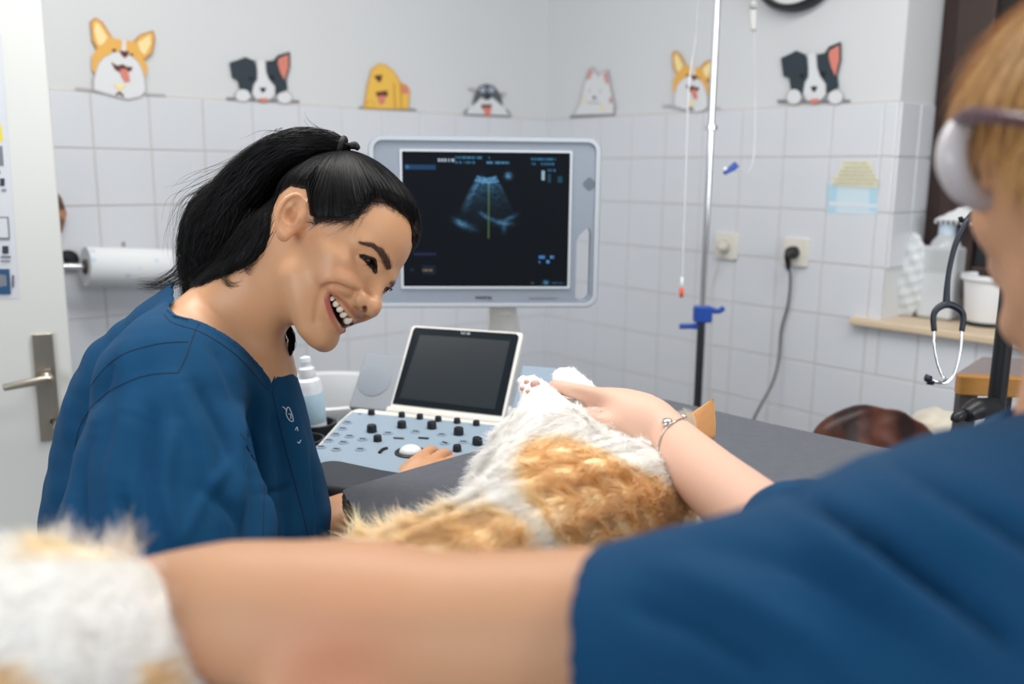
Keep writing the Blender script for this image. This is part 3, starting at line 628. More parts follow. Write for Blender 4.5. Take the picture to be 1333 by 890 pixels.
prism('screen_bezel', [rrect(222*k, 179*k, .002, 2, cx=1*k, cy=4.5*k), scr], .0005, .0022, MF, mat('bezel_line', srgb(198, 204, 210), .3), body)
prism('screen', [scr], -.004, .0008, MF, glassblack, body)
# the picture on the screen
def em(name, c, s=1.0): return mat(name, c, .5, emit=s)
scan = bpy.data.materials.new('scan_light'); scan.use_nodes = True; nt = scan.node_tree; b_ = nt.nodes['Principled BSDF']; at_ = nt.nodes.new('ShaderNodeAttribute'); at_.attribute_name = 'Col'
b_.inputs['Base Color'].default_value = (.004, .005, .007, 1); b_.inputs['Roughness'].default_value = .5; b_.inputs['Specular IOR Level'].default_value = .04; nt.links.new(at_.outputs['Color'], b_.inputs['Emission Color']); b_.inputs['Emission Strength'].default_value = 1.0
sw_, sh_ = 216*k, 173*k; nx, ny = 216, 173
gx, gy = np.meshgrid(np.linspace(524.5, 741, nx), np.linspace(199.5, 374, ny)); img = np.zeros((ny, nx, 3)); base = np.array([.0035, .005, .007]); img[:] = base
dx, dy = gx-633, gy-205; r_ = np.hypot(dx, dy); th = np.degrees(np.arctan2(dx, dy)); nz = rng.normal(0, 1, (ny, nx))
for _ in range(2): nz = (nz+np.roll(nz, 1, 0)+np.roll(nz, 1, 1)+np.roll(nz, -1, 1))/2.2
fan = (np.abs(th) < 27) & (r_ > 27) & (r_ < 92); blue = np.array([.10, .30, .52])
I_ = np.where(fan, np.exp(-(r_-28)/16)*.32*(1+.3*nz), 0); I_ += np.where(fan & (r_ < 35), .45*(1+.3*nz), 0)
def blob(x, y, sx, sy, a, rot=0):
    c, s = math.cos(rot), math.sin(rot); u = (gx-x)*c+(gy-y)*s; v = -(gx-x)*s+(gy-y)*c; return a*np.exp(-(u/sx)**2-(v/sy)**2)*(1+.25*nz)
I_ += blob(618, 244, 12, 3, .22, -1.0)+blob(614, 255, 9, 3, .16, -.9)+blob(608, 268, 8, 4, .1, -1.1)+blob(600, 291, 8, 3.5, .55, .5)+blob(612, 296, 8, 4, .16, .4)+blob(631, 281, 7, 2.2, .35, .55)+blob(644, 287, 8, 2, .16, .4)+blob(655, 290, 9, 3, .42, .1)+blob(663, 284, 9, 2.2, .26, -.45)+blob(656, 296, 3, 6, .2)+blob(661, 229.5, 3.6, 3.4, .9)
img += np.clip(I_, 0, 1)[..., None]*blue
def bar(x0, y0, x1, y1, c, a=1, tex=True):
    m_ = (gx >= x0) & (gx <= x1) & (gy >= y0) & (gy <= y1); t = (np.random.RandomState(int(x0*7+y0)).rand(nx) > .25)[None, :] if tex else 1; img[m_] += (np.array(c)*a*np.ones((ny, nx, 1))*(t*np.ones((ny, nx)))[..., None])[m_]
bar(569, 208, 591, 212, (.35, .42, .48)); bar(592, 205, 627, 208, (.05, .2, .36), .8); bar(592, 211, 618, 214, (.05, .2, .36), .7); bar(633, 205, 637, 208, (.05, .2, .36), .8); bar(633, 211, 662, 214, (.06, .22, .4), .9)
bar(690, 206, 722, 209, (.03, .16, .3), .8); bar(690, 212, 696, 215, (.03, .16, .3), .7); bar(703, 212, 720, 215, (.03, .16, .3), .8); bar(528, 216, 567, 222, (.012, .05, .13), 1, False); img += (blob(531, 219, 2, 2, .5))[..., None]*blue
bar(704, 222, 708, 234, (.3, .45, .55), 1, False); bar(712, 220, 722, 223, (.03, .16, .3), .8); bar(712, 226, 716, 238, (.02, .1, .16), .5); bar(725, 229, 731, 238, (.01, .08, .14), .7)
bar(702, 333, 711, 337, (.06, .2, .5), .9); bar(717, 333, 722, 337, (.08, .25, .6), 1); bar(702, 340, 705, 343, (.06, .2, .5), .8); bar(711, 339, 716, 343, (.08, .25, .6), 1); bar(692, 368, 696, 370, (.1, .12, .14), .6); bar(720, 368, 738, 370, (.02, .1, .18), .8); img += blob(712, 369, 3, 2.5, .8)[..., None]*blue
bar(538, 330, 567, 333, (.012, .02, .06), 1, False); bar(549, 351, 562, 354, (.22, .15, .08), .7); bar(549, 346, 566, 358, (.006, .012, .02), 1, False); bar(534, 350, 538, 354, (.02, .03, .06), .8)
m_ = (np.abs(gx-(636+(gy-240)*-.0)) < .9) & (gy > 238) & (gy < 311); img[m_] += np.array([.06, .11, .03]); img *= .92
Vv = np.stack([((np.arange(nx)/(nx-1)-.5)*sw_+1*k)[None, :]*np.ones((ny, 1)), ((.5-np.arange(ny)/(ny-1))*sh_+4.5*k)[:, None]*np.ones((1, nx)), np.full((ny, nx), .0013)], -1).reshape(-1, 3)
MFn = np.array(MF); Vv = Vv@MFn[:3, :3].T+MFn[:3, 3]; ii = (np.arange(ny-1)*nx)[:, None]+np.arange(nx-1)[None, :]
o = npmesh('scan_image', Vv, np.stack([ii, ii+nx, ii+nx+1, ii+1], -1).reshape(-1, 4), scan, body, np.clip(img, 0, 1).reshape(-1, 3), False)
# speaker holes, maker's mark, row of small marks
dk = mat('mark_dark', srgb(96, 104, 116), .5)
bm = bmesh.new()
for i in range(-4, 5):
    for j in range(-4, 5):
        if i*i+j*j < 18: cyl(bm, MF @ Vector(((135+i*1.9)*k, (52+j*1.9)*k, .0)), MF @ Vector(((135+i*1.9)*k, (52+j*1.9)*k, .0008)), .0011, n=6)
tag(bmobj('speaker_holes', bm, dk, body), kind='stuff')
def text(name, s, size, M, mt, parent, ext=.0004, al='CENTER'):
    cu = bpy.data.curves.new(name, 'FONT'); cu.body = s; cu.size = size; cu.extrude = ext; cu.align_x = al; cu.align_y = 'CENTER'
    o = bpy.data.objects.new(name, cu); COL.objects.link(o); o.matrix_world = M; dg = bpy.context.evaluated_depsgraph_get(); me = bpy.data.meshes.new_from_object(o.evaluated_get(dg)); me.transform(M)
    bpy.data.objects.remove(o); me.materials.clear(); o = link(name, me, mt, parent); return o
text('lettering', 'mindray', .0105, MF @ Matrix.Translation((-2*k, -96.5*k, .0006)), mat('mark_darker', srgb(60, 66, 78), .5), body)
bm = bmesh.new()
for i in range(9): box(bm, MF @ Vector(((60+i*4.1)*k, -98*k, .0004)), (.004, .0022, .0006), MF.to_3x3())
tag(bmobj('indicator_marks', bm, dk, body), kind='stuff')
# arm
N1 = at(655, 385, 1.90); bm = None
ar = tube('monitor_arm', [at(652, 380, 1.93), at(655, 410, 1.95), at(655, 440, 1.93), at(640, 478, 1.90)], [.028, .030, .036, .045], ulight, us_, 20)
# control panel plane
P1, P2, P3 = at(395, 600, 1.40), at(455, 531, 1.68), at(672, 551, 1.60)
pn = np.cross(P3-P2, P1-P2); pn /= np.linalg.norm(pn); pn = pn if pn[2] > 0 else -pn
px_ = P3-P2; px_ -= pn*np.dot(px_, pn); px_ /= np.linalg.norm(px_); pyv = np.cross(pn, px_)
def pp_(px, py, off=0): return onplane(px, py, P2+pn*off, pn)
PM = frame(P2, px_, pyv); PMi = np.array(PM.inverted())
def ploc(px, py):
    q = pp_(px, py); return tuple((PMi[:3, :3]@q+PMi[:3, 3])[:2])
outl = [ploc(*q) for q in ((386, 606), (391, 600), (440, 546), (455, 533), (462, 530), (470, 529.5), (560, 538), (655, 548), (706, 553), (714, 557), (716, 564), (668, 640), (660, 646), (640, 645), (520, 626), (395, 613))]
prism('panel_housing', [outl], -.045, -.002, PM, ulight, us_, bevel=.006)
inl = [ploc(*q) for q in ((397, 602), (447, 546), (459, 537), (560, 546), (700, 560), (660, 628), (640, 634), (500, 614))]
pan = prism('control_panel', [inl], -.004, .0015, PM, upanel, us_, bevel=.001)
lowp = [ploc(*q) for q in ((404, 612), (415, 602.5), (432, 600), (445, 601), (500, 612.5), (560, 622), (640, 636), (636, 668), (560, 655), (480, 640), (412, 634))]
prism('palm_rest', [lowp], -.040, .004, PM, udark, us_, bevel=.012, seg=4)
# knobs
knobs = [(483.5, 537, 1), (523, 540, .95), (546.5, 542.5, .95), (570.5, 545.5, .95), (595, 548, .95), (620, 551, .95), (484, 559.5, 1.35), (523, 554, 1.25), (562, 555, 1.3), (597, 563, 1.35), (621.5, 576, 1.35), (491.5, 571.5, 1.1), (595, 584.5, 1.1)]
kb = mat('knob_black', srgb(30, 34, 38), .45)
for x, y, s in knobs:
    p = pp_(x, y+2.5, .0015); lathe('knob', [(.0062*s, 0), (.0066*s, .001), (.0060*s, .0085*s), (.0052*s, .0095*s), (.001, .0096*s)], kb, pan, p, pn, 18)
keys = [(452, 550, 0), (446, 558, 0), (437, 565.5, 0), (428, 573.5, 0), (418, 582, 0), (455, 568, 0), (447, 576, 0), (438, 585, 0), (472, 572, 0), (469, 585, 0), (505, 564, 0), (541, 562, 0), (575, 566, 0), (603, 575.5, 0), (519, 571, 1), (551.5, 571, 2), (579, 577, 3)]
keym = mat('key_dark', srgb(84, 90, 98), .5); keyb = mat('key_base', srgb(136, 154, 170), .45)
for x, y, t in keys:
    p = pp_(x, y, .0015); L_ = (.010, .018, .018, .011)[t]; R = axes(px_*math.cos(.1)+pyv*math.sin(.1 if t != 3 else -.6), pyv)
    lathe('key', [(.0085, 0), (.009, .0006), (.0085, .0012), (.001, .0013)], keyb, pan, p, pn, 14) if t in (0, 3) else None
    bm = bmesh.new(); box(bm, p+pn*.0016, (L_, .0038, .0022), R); bmobj('key', bm, kb if t > 1 else keym, pan, bevel=.0008)
tube('key', [pp_(494, 589, .003), pp_(498, 585, .003), pp_(504, 583, .003)], .0028, kb, pan, 8)
bp = pp_(534.5, 589.5, .0015)
ring = lathe('trackball_ring', [(.019, 0), (.0255, .0), (.0255, .002), (.0235, .0035), (.0195, .003), (.019, .001)], kb, pan, bp, pn, 32)
bm = bmesh.new(); sph(bm, bp+pn*.002, .0185, 32, (1, 1, .62), axes(px_, pyv)); bmobj('trackball', bm, mat('trackball_white', srgb(226, 228, 230), .25), pan, smooth=True)
text('lettering', 'M', .008, frame(pp_(468, 538.5, .002), px_, pyv), mat('label_grey', srgb(120, 128, 138), .5), pan)
# touch screen
Q1, Q2 = at(510, 531, 1.70), at(652, 545, 1.65); Q3 = at(538, 427, 1.775)
tx = (Q2-Q1)/np.linalg.norm(Q2-Q1); wv = np.linalg.norm(Q2-Q1); ty = Q3-Q1; ty -= tx*np.dot(ty, tx); hv = np.linalg.norm(ty); ty /= hv
TM = frame(Q1, tx, ty); tn = np.cross(tx, ty); TMi = np.array(TM.inverted())
def tloc(px, py):
    q = onplane(px, py, Q1, tn); return tuple((TMi[:3, :3]@q+TMi[:3, 3])[:2])
quad = [tloc(508, 531), tloc(653, 549), tloc(678, 436), tloc(676, 433), tloc(541, 424), tloc(537, 427)]
def off_poly(P, s, c=None):
    P = np.array(P); c = P.mean(0); out = []
    for p in P: d = p-c; out.append(tuple(p+d/np.linalg.norm(d)*s))
    return out
ts = prism('touch_screen', [off_poly(quad, .0045)], -.016, -.001, TM, ulight, us_, bevel=.004)
glq = [tloc(511, 525), tloc(653, 541), tloc(675.5, 438), tloc(672, 434.5), tloc(541, 426), tloc(538, 429)]
prism('glass', [glq], -.001, .001, TM, mat('touch_glass', (.006, .011, .016), .15, spec=.25), ts, bevel=.0005)
prism('display', [[tloc(520, 518), tloc(644, 533), tloc(664, 444), tloc(547, 436)]], .001, .00125, TM, mat('touch_display', (.018, .024, .030), .25, spec=.25), ts)
text('lettering', 'DC-40', .0065, frame(onplane(606, 433.8, Q1+tn*.0012, tn), tx, ty), mat('label_pale', srgb(200, 206, 212), .5), ts, .0002)
prism('bottom_edge', [[tloc(505, 529), tloc(655, 546.5), tloc(656, 552), tloc(502, 536)]], -.02, .004, TM, ulight, ts, bevel=.002)
# side speaker panels
S1 = at(455, 530, 1.72); S2 = at(510, 534, 1.70); S3 = at(477, 459, 1.77)
sx_ = (S2-S1)/np.linalg.norm(S2-S1); sy_ = S3-S1; sy_ -= sx_*np.dot(sy_, sx_); sy_ /= np.linalg.norm(sy_); SM = frame(S1, sx_, sy_); sn = np.cross(sx_, sy_); SMi = np.array(SM.inverted())
def sl(px, py):
    q = onplane(px, py, S1, sn); return tuple((SMi[:3, :3]@q+SMi[:3, 3])[:2])
prism('speaker_panel', [[sl(453.5, 530), sl(530, 538), sl(548, 466), sl(480, 458.5), sl(475, 461)]], -.02, 0, SM, mat('speaker_grey', srgb(140, 146, 154), .5), us_, bevel=.003)
lathe('speaker_cone', [(.033, 0), (.0335, .0008), (.030, .0014), (.002, .0008)], mat('speaker_pad', srgb(132, 140, 150), .5), us_, onplane(487, 495, S1, sn), sn, 28)
prism('speaker_panel', [[sl(660, 552), sl(712, 553), sl(727, 482), sl(722, 478), sl(680, 475)]], -.02, 0, SM, mat('speaker_blue', srgb(140, 158, 176), .4), us_, bevel=.003)
# holders beside the panel
def ringcup(px, py, d, r): 
    p = at(px, py, d); return lathe('holder_cup', [(r*.8, -.05), (r, -.012), (r, .0), (r*.86, .0), (r*.8, -.012), (r*.7, -.046), (.001, -.046)], kb, us_, p, (0, 0, 1), 28)
ringcup(409, 549, 1.62, .040); ringcup(397, 570, 1.52, .034)
bm = bmesh.new(); box(bm, at(425, 572, 1.58)-Z3*.03, (.05, .13, .03), axes(px_, pyv)); bmobj('holder_bracket', bm, kb, us_, bevel=.008)
# tower and base
tc0 = at(600, 560, 1.85); bm = bmesh.new(); box(bm, (tc0[0], tc0[1], .52), (.30, .34, .56), axes(px_, pyv)); bmobj('tower', bm, ulight, us_, bevel=.03, seg=3)
bm = bmesh.new(); box(bm, (tc0[0], tc0[1]-.03, .16), (.42, .56, .12), axes(px_, pyv)); bmobj('base', bm, udark, us_, bevel=.04, seg=3)
bm = bmesh.new(); box(bm, (tc0[0]-.01, tc0[1]-.04, .83), (.2, .22, .09), axes(px_, pyv)); bmobj('panel_support', bm, ulight, us_, bevel=.02)
for sx2, sy2 in ((-1, -1), (-1, 1), (1, -1), (1, 1)):
    p = np.array([tc0[0], tc0[1]-.03, .055])+px_*.17*sx2*np.array([1, 1, 0])+pyv*.22*sy2*np.array([1, 1, 0]); bm = bmesh.new(); cyl(bm, p-px_*.015, p+px_*.015, .054, n=24); bmobj('wheel', bm, kb, us_, bevel=.004)
# gel bottle in the holder
bb = at(409, 549, 1.62)-Z3*.02; ft = 1.62/FPX
gb = empty('gel_bottle', bb, 'white pump bottle with pale blue label standing in the black holder', 'bottle')
bw = mat('bottle_white', srgb(222, 226, 230), .35); tl_ = np.array([-.09, .0, 1]); 
hB = (549-489)*ft+.02
lathe('body', [(.021, 0), (.0235, .002), (.0235, hB*.86), (.021, hB*.95), (.013, hB), (.012, hB+.004)], bw, gb, bb, tl_, 28)
lathe('label', [(.0237, hB*.2), (.0239, hB*.205), (.0239, hB*.72), (.0237, hB*.725)], mat('label_blue', srgb(172, 200, 216), .5, noise=.06, nscale=90), gb, bb, tl_, 28, 80)
lathe('cap', [(.0145, hB+.002), (.015, hB+.004), (.014, hB+.016), (.009, hB+.02), (.0085, hB+.026), (.0105, hB+.028), (.0095, hB+.036), (.004, hB+.038)], bw, gb, bb, tl_, 24)
# white bin behind the panel
wb_c = onz(425, 560, .70); wbp = at(424, 505, 2.05)
bn = empty('laundry_bin', wbp*np.array([1, 1, 0]), 'round white bin standing behind the gel bottle', 'bin')
zt = float(wbp[2]); lathe('body', [(.13, 0.0), (.145, .01), (.170, zt-.03), (.180, zt-.02), (.182, zt-.004), (.177, zt), (.168, zt-.006), (.160, zt-.05), (.13, .02), (.001, .02)], mat('bin_white', srgb(214, 216, 218), .45), bn, wbp*np.array([1, 1, 0]), (0, 0, 1), 40)

# ================================================================ drip pole and lines
pb = at(921, 260, 2.25); pxy = pb*np.array([1, 1, 0])
dp = empty('drip_pole', pxy, 'thin chrome drip pole with a blue clamp standing behind the table', 'stand')
cz = float(at(911, 416, 2.25)[2]); bm = bmesh.new(); cyl(bm, pxy+Z3*(cz-.01), pxy+Z3*2.2, .0085); bmobj('upper_tube', bm, chrome, dp, auto=30)
bm = bmesh.new(); cyl(bm, pxy+Z3*.08, pxy+Z3*(cz-.01), .0105); bmobj('lower_tube', bm, mat('dark_steel', srgb(84, 84, 88), .25, metal=.9), dp, auto=30)
bluep = mat('blue_plastic', srgb(24, 70, 160), .4)
cz = float(at(911, 416, 2.25)[2]); cp = pxy+Z3*cz; kk2 = 2.25/FPX
R_ = np.array([1., 0, 0]); cl = prism('blue_clamp', [rrect(24*kk2, 22*kk2, .006)], -.014, .014, frame(cp+R_*1*kk2+Z3*3*kk2, R_, Z3), bluep, dp, bevel=.004)
tube('lever', [cp+R_*8*kk2+Z3*9*kk2, cp+R_*20*kk2+Z3*8*kk2-np.array([0, .01, 0]), cp+R_*27*kk2+Z3*10*kk2], [.009, .007, .008], bluep, cl, 8)
tube('lever', [cp+R_*4*kk2-Z3*14*kk2, cp-R_*14*kk2-Z3*13.5*kk2, cp-R_*29*kk2-Z3*14*kk2], [.009, .0072, .0070], bluep, cl, 8)
lathe('collar', [(.012, -.006), (.016, -.004), (.016, .006), (.012, .008)], chrome, dp, pxy+Z3*1.46, (0, 0, 1), 20)
for i in range(5):
    a = i*2*math.pi/5; e = np.array([math.cos(a), math.sin(a), 0]); tube('foot', [pxy+Z3*.09, pxy+e*.15+Z3*.07, pxy+e*.28+Z3*.055], .011, steel, dp, 8)
    bm = bmesh.new(); q = pxy+e*.28+Z3*.026; cyl(bm, q-np.array([-e[1], e[0], 0])*.008, q+np.array([-e[1], e[0], 0])*.008, .026, n=16); bmobj('caster', bm, black, dp)
tubing = mat('clear_tubing', srgb(214, 216, 220), .2, alpha=.75)
tube('hook', [pxy+Z3*2.19, pxy+Z3*2.22+R_*.03, pxy+Z3*2.21-R_*.05, pxy+Z3*2.17-R_*.05], .004, chrome, dp, 8)
l1 = empty('drip_line', pxy+Z3*2.1, 'clear hanging drip line ending in an orange tip left of the pole', 'tube')
tp = at(887, 384, 2.2)
tube('tubing', [pxy+Z3*2.17-R_*.05, at(908, 20, 2.24), at(897, 110, 2.22), at(893, 220, 2.21), at(890, 300, 2.2), at(888, 362, 2.2)], .0022, tubing, l1, 6)
tube('connector', [at(888, 360, 2.2), at(887.5, 376, 2.2)], [.003, .0048], white, l1, 10)
tube('orange_cap', [at(887.4, 375, 2.2), at(887, 387, 2.2)], [.0058, .0045], mat('orange_plastic', srgb(226, 88, 40), .4), l1, 10)
l2 = empty('drip_line', pxy+Z3*2.0+R_*.1, 'thin drip line with small chamber hanging right of the pole', 'tube')
tube('tubing', [at(982, -60, 2.3), at(981.5, 40, 2.3), at(982, 90, 2.3), at(983, 130, 2.3), at(979, 215, 2.27), at(955, 222, 2.25)], .0014, tubing, l2, 6)
tube('hook', [pxy+Z3*2.18, at(970, -70, 2.3), at(982, -60, 2.3)], .003, chrome, l2, 6)
tube('chamber', [at(981, 2, 2.3), at(980.5, 12, 2.3), at(981, 40, 2.3)], [.006, .011, .007], mat('chamber_clear', srgb(226, 226, 222), .15, alpha=.7), l2, 12)
bm = bmesh.new(); box(bm, at(981, 8, 2.29), (.018, .014, .012)); bmobj('chamber_cap', bm, mat('chamber_grey', srgb(170, 172, 174), .4), l2, bevel=.003)
g = at(948, 222, 2.25); rc = empty('roller_clamp', g, 'blue and white roller clamp hanging right of the chrome pole', 'clamp')
e1 = at(961, 214, 2.25); e0 = at(941, 227, 2.25); ex = (e1-e0)/np.linalg.norm(e1-e0)
prism('body', [[(-.019, -.005), (.006, -.0085), (.019, -.011), (.021, .006), (.004, .007), (-.019, .004)]], -.006, .006, frame((e0+e1)/2, ex, np.cross([0, -1, 0], ex)*-1), bluep, rc, bevel=.002)
tube('white_end', [e0+ex*.002+Z3*.008, e0+ex*.01+Z3*.01], .005, white, rc, 10)

# ================================================================ the window corner
def sil(px, py): return onz(px, py, SILL)
clearp = mat('clear_plastic', srgb(240, 245, 248), .12, alpha=.5, noise=.02)
frost = mat('frosted_plastic', srgb(240, 245, 248), .25, alpha=.55)
p0 = sil(1176, 411); bgd = float(np.dot(p0-CAM, FW)); fk = bgd/FPX
bg = empty('clear_packet', p0, 'crumpled clear plastic packet nearest the sill end', 'packet')
f_ = Field(p0-.12, p0+np.array([.12, .12, .30]), .005)
f_.ell(p0+Z3*.075, (.046, .030, .085), axes(DR, np.cross(Z3, DR)), k=.01); f_.ell(p0+Z3*.16+DR*.008, (.038, .020, .08), axes(DR, np.cross(Z3, DR)), k=.03); f_.ell(p0+Z3*.10-DR*.02, (.035, .028, .07), None, k=.02)
V, F = f_.mesh(); N = vnormals(V, F); V = V+N*(np.sin(V[:, :1]*170+V[:, 2:3]*90)*.0018+np.sin(V[:, 2:3]*210-V[:, :1]*80)*.0016); V[:, 2] = np.maximum(V[:, 2], SILL+.0005); npmesh('film', V, F, frost, bg)
rgb_ = random.Random(5); bm = bmesh.new()
for i in range(7): q = p0+DR*rgb_.uniform(-.03, .03)+Z3*rgb_.uniform(.03, .13)-np.cross(Z3, DR)*.0; cyl(bm, q, q+DR*.02+Z3*rgb_.uniform(-.02, .02), .004, n=8)
tag(bmobj('contents', bm, mat('packet_grey', srgb(150, 164, 176), .4), bg), kind='stuff')
p1 = sil(1222, 414); fk = float(np.dot(p1-CAM, FW))/FPX; s_ = fk
cn = empty('water_canister', p1, 'clear square canister with white cap beside the packet', 'canister')
Mx = frame(p1, np.cross(Z3, DL), Z3)
Rc = axes(np.cross(Z3, DL), DL)
bm = bmesh.new(); box(bm, p1+Z3*.5*95*s_, (46*s_, 42*s_, 93*s_), Rc); bmobj('body', bm, clearp, cn, bevel=.012, seg=4)
lathe('shoulder', [(19*s_, 0), (17*s_, 6*s_), (11*s_, 14*s_), (9*s_, 17*s_)], clearp, cn, p1+Z3*93*s_, (0, 0, 1), 24)
bm = bmesh.new(); box(bm, p1+Z3*.5*60*s_, (40*s_, 36*s_, 58*s_), Rc); bmobj('water', bm, mat('canister_fill', srgb(226, 234, 240), .2, alpha=.5), cn, bevel=.01)
lathe('cap', [(10.5*s_, 0), (10.5*s_, 13*s_), (8*s_, 15*s_), (.001, 15*s_)], mat('cap_grey', srgb(190, 204, 220), .4), cn, p1+Z3*108*s_, (0, 0, 1), 24)
hc = p1+Z3*127*s_+DR*.02; rf = empty('paper_cover', hc, 'white ridged tent-shaped cover resting on the canister cap', 'cover')
V = []; n_ = 15; wv_ = np.cross(Z3, DL)
for j in range(2):
    for i in range(n_):
        t = i/(n_-1); V.append(hc+wv_*(-.045+.17*t)+Z3*((.0+.050*min(t/.55, 1)-.0*max(0, t-.55))+(.0018 if i % 2 else 0))+DL*(.03-.07*j)+Z3*(-.0))
F = [(i, i+1, n_+i+1, n_+i) for i in range(n_-1)]
o = mesh('ridged_top', V, F, white, rf, False); q = o.modifiers.new('t', 'SOLIDIFY'); q.thickness = .004
V = [hc+wv_*-.045+DL*.03-Z3*.001, hc+wv_*.125+DL*.03-Z3*.001, hc+wv_*.125+DL*.03+Z3*.047, hc+wv_*.048+DL*.03+Z3*.047]
o = mesh('gable', V+[v-DL*.07 for v in V], [(0, 1, 2, 3), (7, 6, 5, 4), (0, 4, 5, 1)], white, rf)
bm = bmesh.new()
for i in range(12): q = hc+wv_*(-.04+i*.0138)+DL*.031-Z3*.004; box(bm, q, (.006, .003, .012), axes(wv_, DL))
tag(bmobj('fringe', bm, mat('cover_grey', srgb(186, 188, 190), .6), rf), kind='stuff')  # fringe a little greyer than the white cover
p2 = sil(1283, 423); s_ = float(np.dot(p2-CAM, FW))/FPX
tbn = empty('plastic_tub', p2, 'white open plastic tub with dark base on the sill', 'tub')
lathe('tub', [(24*s_, 5*s_), (26*s_, 8*s_), (31*s_, 58*s_), (35*s_, 60*s_), (35*s_, 66*s_), (31*s_, 66*s_), (29*s_, 58*s_), (23*s_, 10*s_), (.001, 10*s_)], white, tbn, p2, (0, 0, 1), 36)
lathe('dark_base', [(25*s_, 0), (26*s_, 1*s_), (26*s_, 5*s_), (20*s_, 6*s_)], black, tbn, p2, (0, 0, 1), 30)
p3 = sil(1236, 410); sb = empty('small_flask', p3, 'small round pale flask between the canister and the white tub', 'flask')
s_ = float(np.dot(p3-CAM, FW))/FPX; lathe('flask', [(9*s_, 0), (15*s_, 6*s_), (17*s_, 16*s_), (12*s_, 27*s_), (5*s_, 32*s_), (5*s_, 38*s_), (.001, 39*s_)], mat('flask_cream', srgb(214, 214, 208), .3), sb, p3+DR*.06, (0, 0, 1), 24)

# side table at the right, its pole and clamp
dT = 1.62
W1 = at(1247, 512, dT); zt2 = float(at(1247, 488, dT)[2]); wood = mat('orange_wood', srgb(176, 124, 62), .5, noise=.18, nscale=5, stretch=(3, 3, 30)); 
st = empty('side_table', (W1[0]+.35, W1[1]+.1, 0), 'small work table with wooden front edge and grey top below the stethoscope', 'table')
ux = np.array([.985, -.17, 0]); uy = np.array([.17, .985, 0]); Rt = axes(ux, uy); hw = (515-489)*dT/FPX
bm = bmesh.new(); box(bm, np.array([W1[0], W1[1], 0])+ux*.225+uy*.012+Z3*(zt2-hw/2), (.45, .024, hw), Rt); bmobj('front_edge', bm, wood, st, bevel=.003)
Vt = [np.array([W1[0], W1[1], zt2-.001])+ux*a+uy*b for a, b in ((.0, .022), (.40, .022), (.40, .20), (.10, .20))]
V = [tuple(v) for v in Vt]+[tuple(v-Z3*.02) for v in Vt]
mesh('table_top', V, [(0, 1, 2, 3), (7, 6, 5, 4), (0, 4, 5, 1), (1, 5, 6, 2), (2, 6, 7, 3), (3, 7, 4, 0)], mat('top_grey', srgb(132, 122, 122), .45), st)
for a, b in ((.03, .05), (.42, .05), (.42, .19), (.14, .19)):
    q = np.array([W1[0], W1[1], 0])+ux*a+uy*b; bm = bmesh.new(); box(bm, q+Z3*(zt2-.03)/2, (.03, .03, zt2-.03), Rt); bmobj('leg', bm, mat('dark_leg', srgb(64, 58, 56), .5), st)
dk_ = 1.55; pt = at(1300, 500, dk_)*np.array([1, 1, 0]); ps = empty('black_stand', pt, 'black pole stand with hook and clamp knob beside the side table', 'stand')
ztop2 = float(at(1280, 284, dk_)[2]); bm = bmesh.new(); cyl(bm, pt+Z3*.05, pt+Z3*(ztop2+.03), .017, .014); bmobj('pole', bm, black, ps, auto=30)
lathe('foot_plate', [(.11, 0), (.11, .02), (.05, .045), (.02, .06), (.001, .06)], black, ps, pt, (0, 0, 1), 40)
hk = at(1262, 286, dk_); tube('hook', [pt+Z3*(ztop2), at(1285, 284, dk_), hk, at(1252, 287, dk_), at(1250, 282, dk_)], [.007, .006, .005, .004, .004], black, ps, 8)
tube('clamp_knob', [at(1296, 530, dk_-.02), at(1272, 532, dk_-.03), at(1258, 541, dk_-.04)], [.016, .019, .013], black, ps, 12)
tube('clamp_wing', [at(1262, 535, dk_-.03), at(1247, 542, dk_-.04), at(1243, 549, dk_-.04)], [.011, .010, .007], black, ps, 10)
sq = empty('stethoscope', hk, 'dark blue stethoscope hanging upside down with steel ear tubes', 'stethoscope')
rub = mat('stethoscope_rubber', srgb(26, 34, 48), .4); d2 = dk_-.015
tube('tubing', [at(1266, 278, d2+.03), at(1262, 282, d2+.01), at(1257, 290, d2), at(1246, 312, d2), at(1239, 335, d2), at(1234, 362, d2), at(1232, 392, d2), at(1234, 398, d2)], [.0045, .0045, .0047, .0048, .0044, .0044, .006, .007], rub, sq, 12)
tube('fork', [at(1216, 431, d2), at(1215, 412, d2), at(1220, 402, d2), at(1233, 396, d2), at(1248, 402, d2), at(1254, 412, d2), at(1252, 431, d2)], [.0046, .0050, .0056, .0066, .0056, .0050, .0046], rub, sq, 12)
tube('ear_tube', [at(1216, 428, d2), at(1216, 450, d2), at(1220, 472, d2), at(1226, 488, d2), at(1231, 495, d2-.01), at(1222, 497, d2-.02), at(1210, 493, d2-.02)], .0023, chrome, sq, 8)
tube('ear_tube', [at(1252, 428, d2), at(1251, 450, d2), at(1246, 474, d2), at(1240, 490, d2), at(1232, 498, d2), at(1220, 498, d2), at(1213, 497, d2)], .0023, chrome, sq, 8)
tube('ear_tip', [at(1212, 493, d2-.02), at(1205, 491.5, d2-.02)], [.005, .0065], rub, sq, 10); tube('ear_tip', [at(1215, 497.5, d2), at(1208, 496, d2)], [.005, .006], rub, sq, 10)
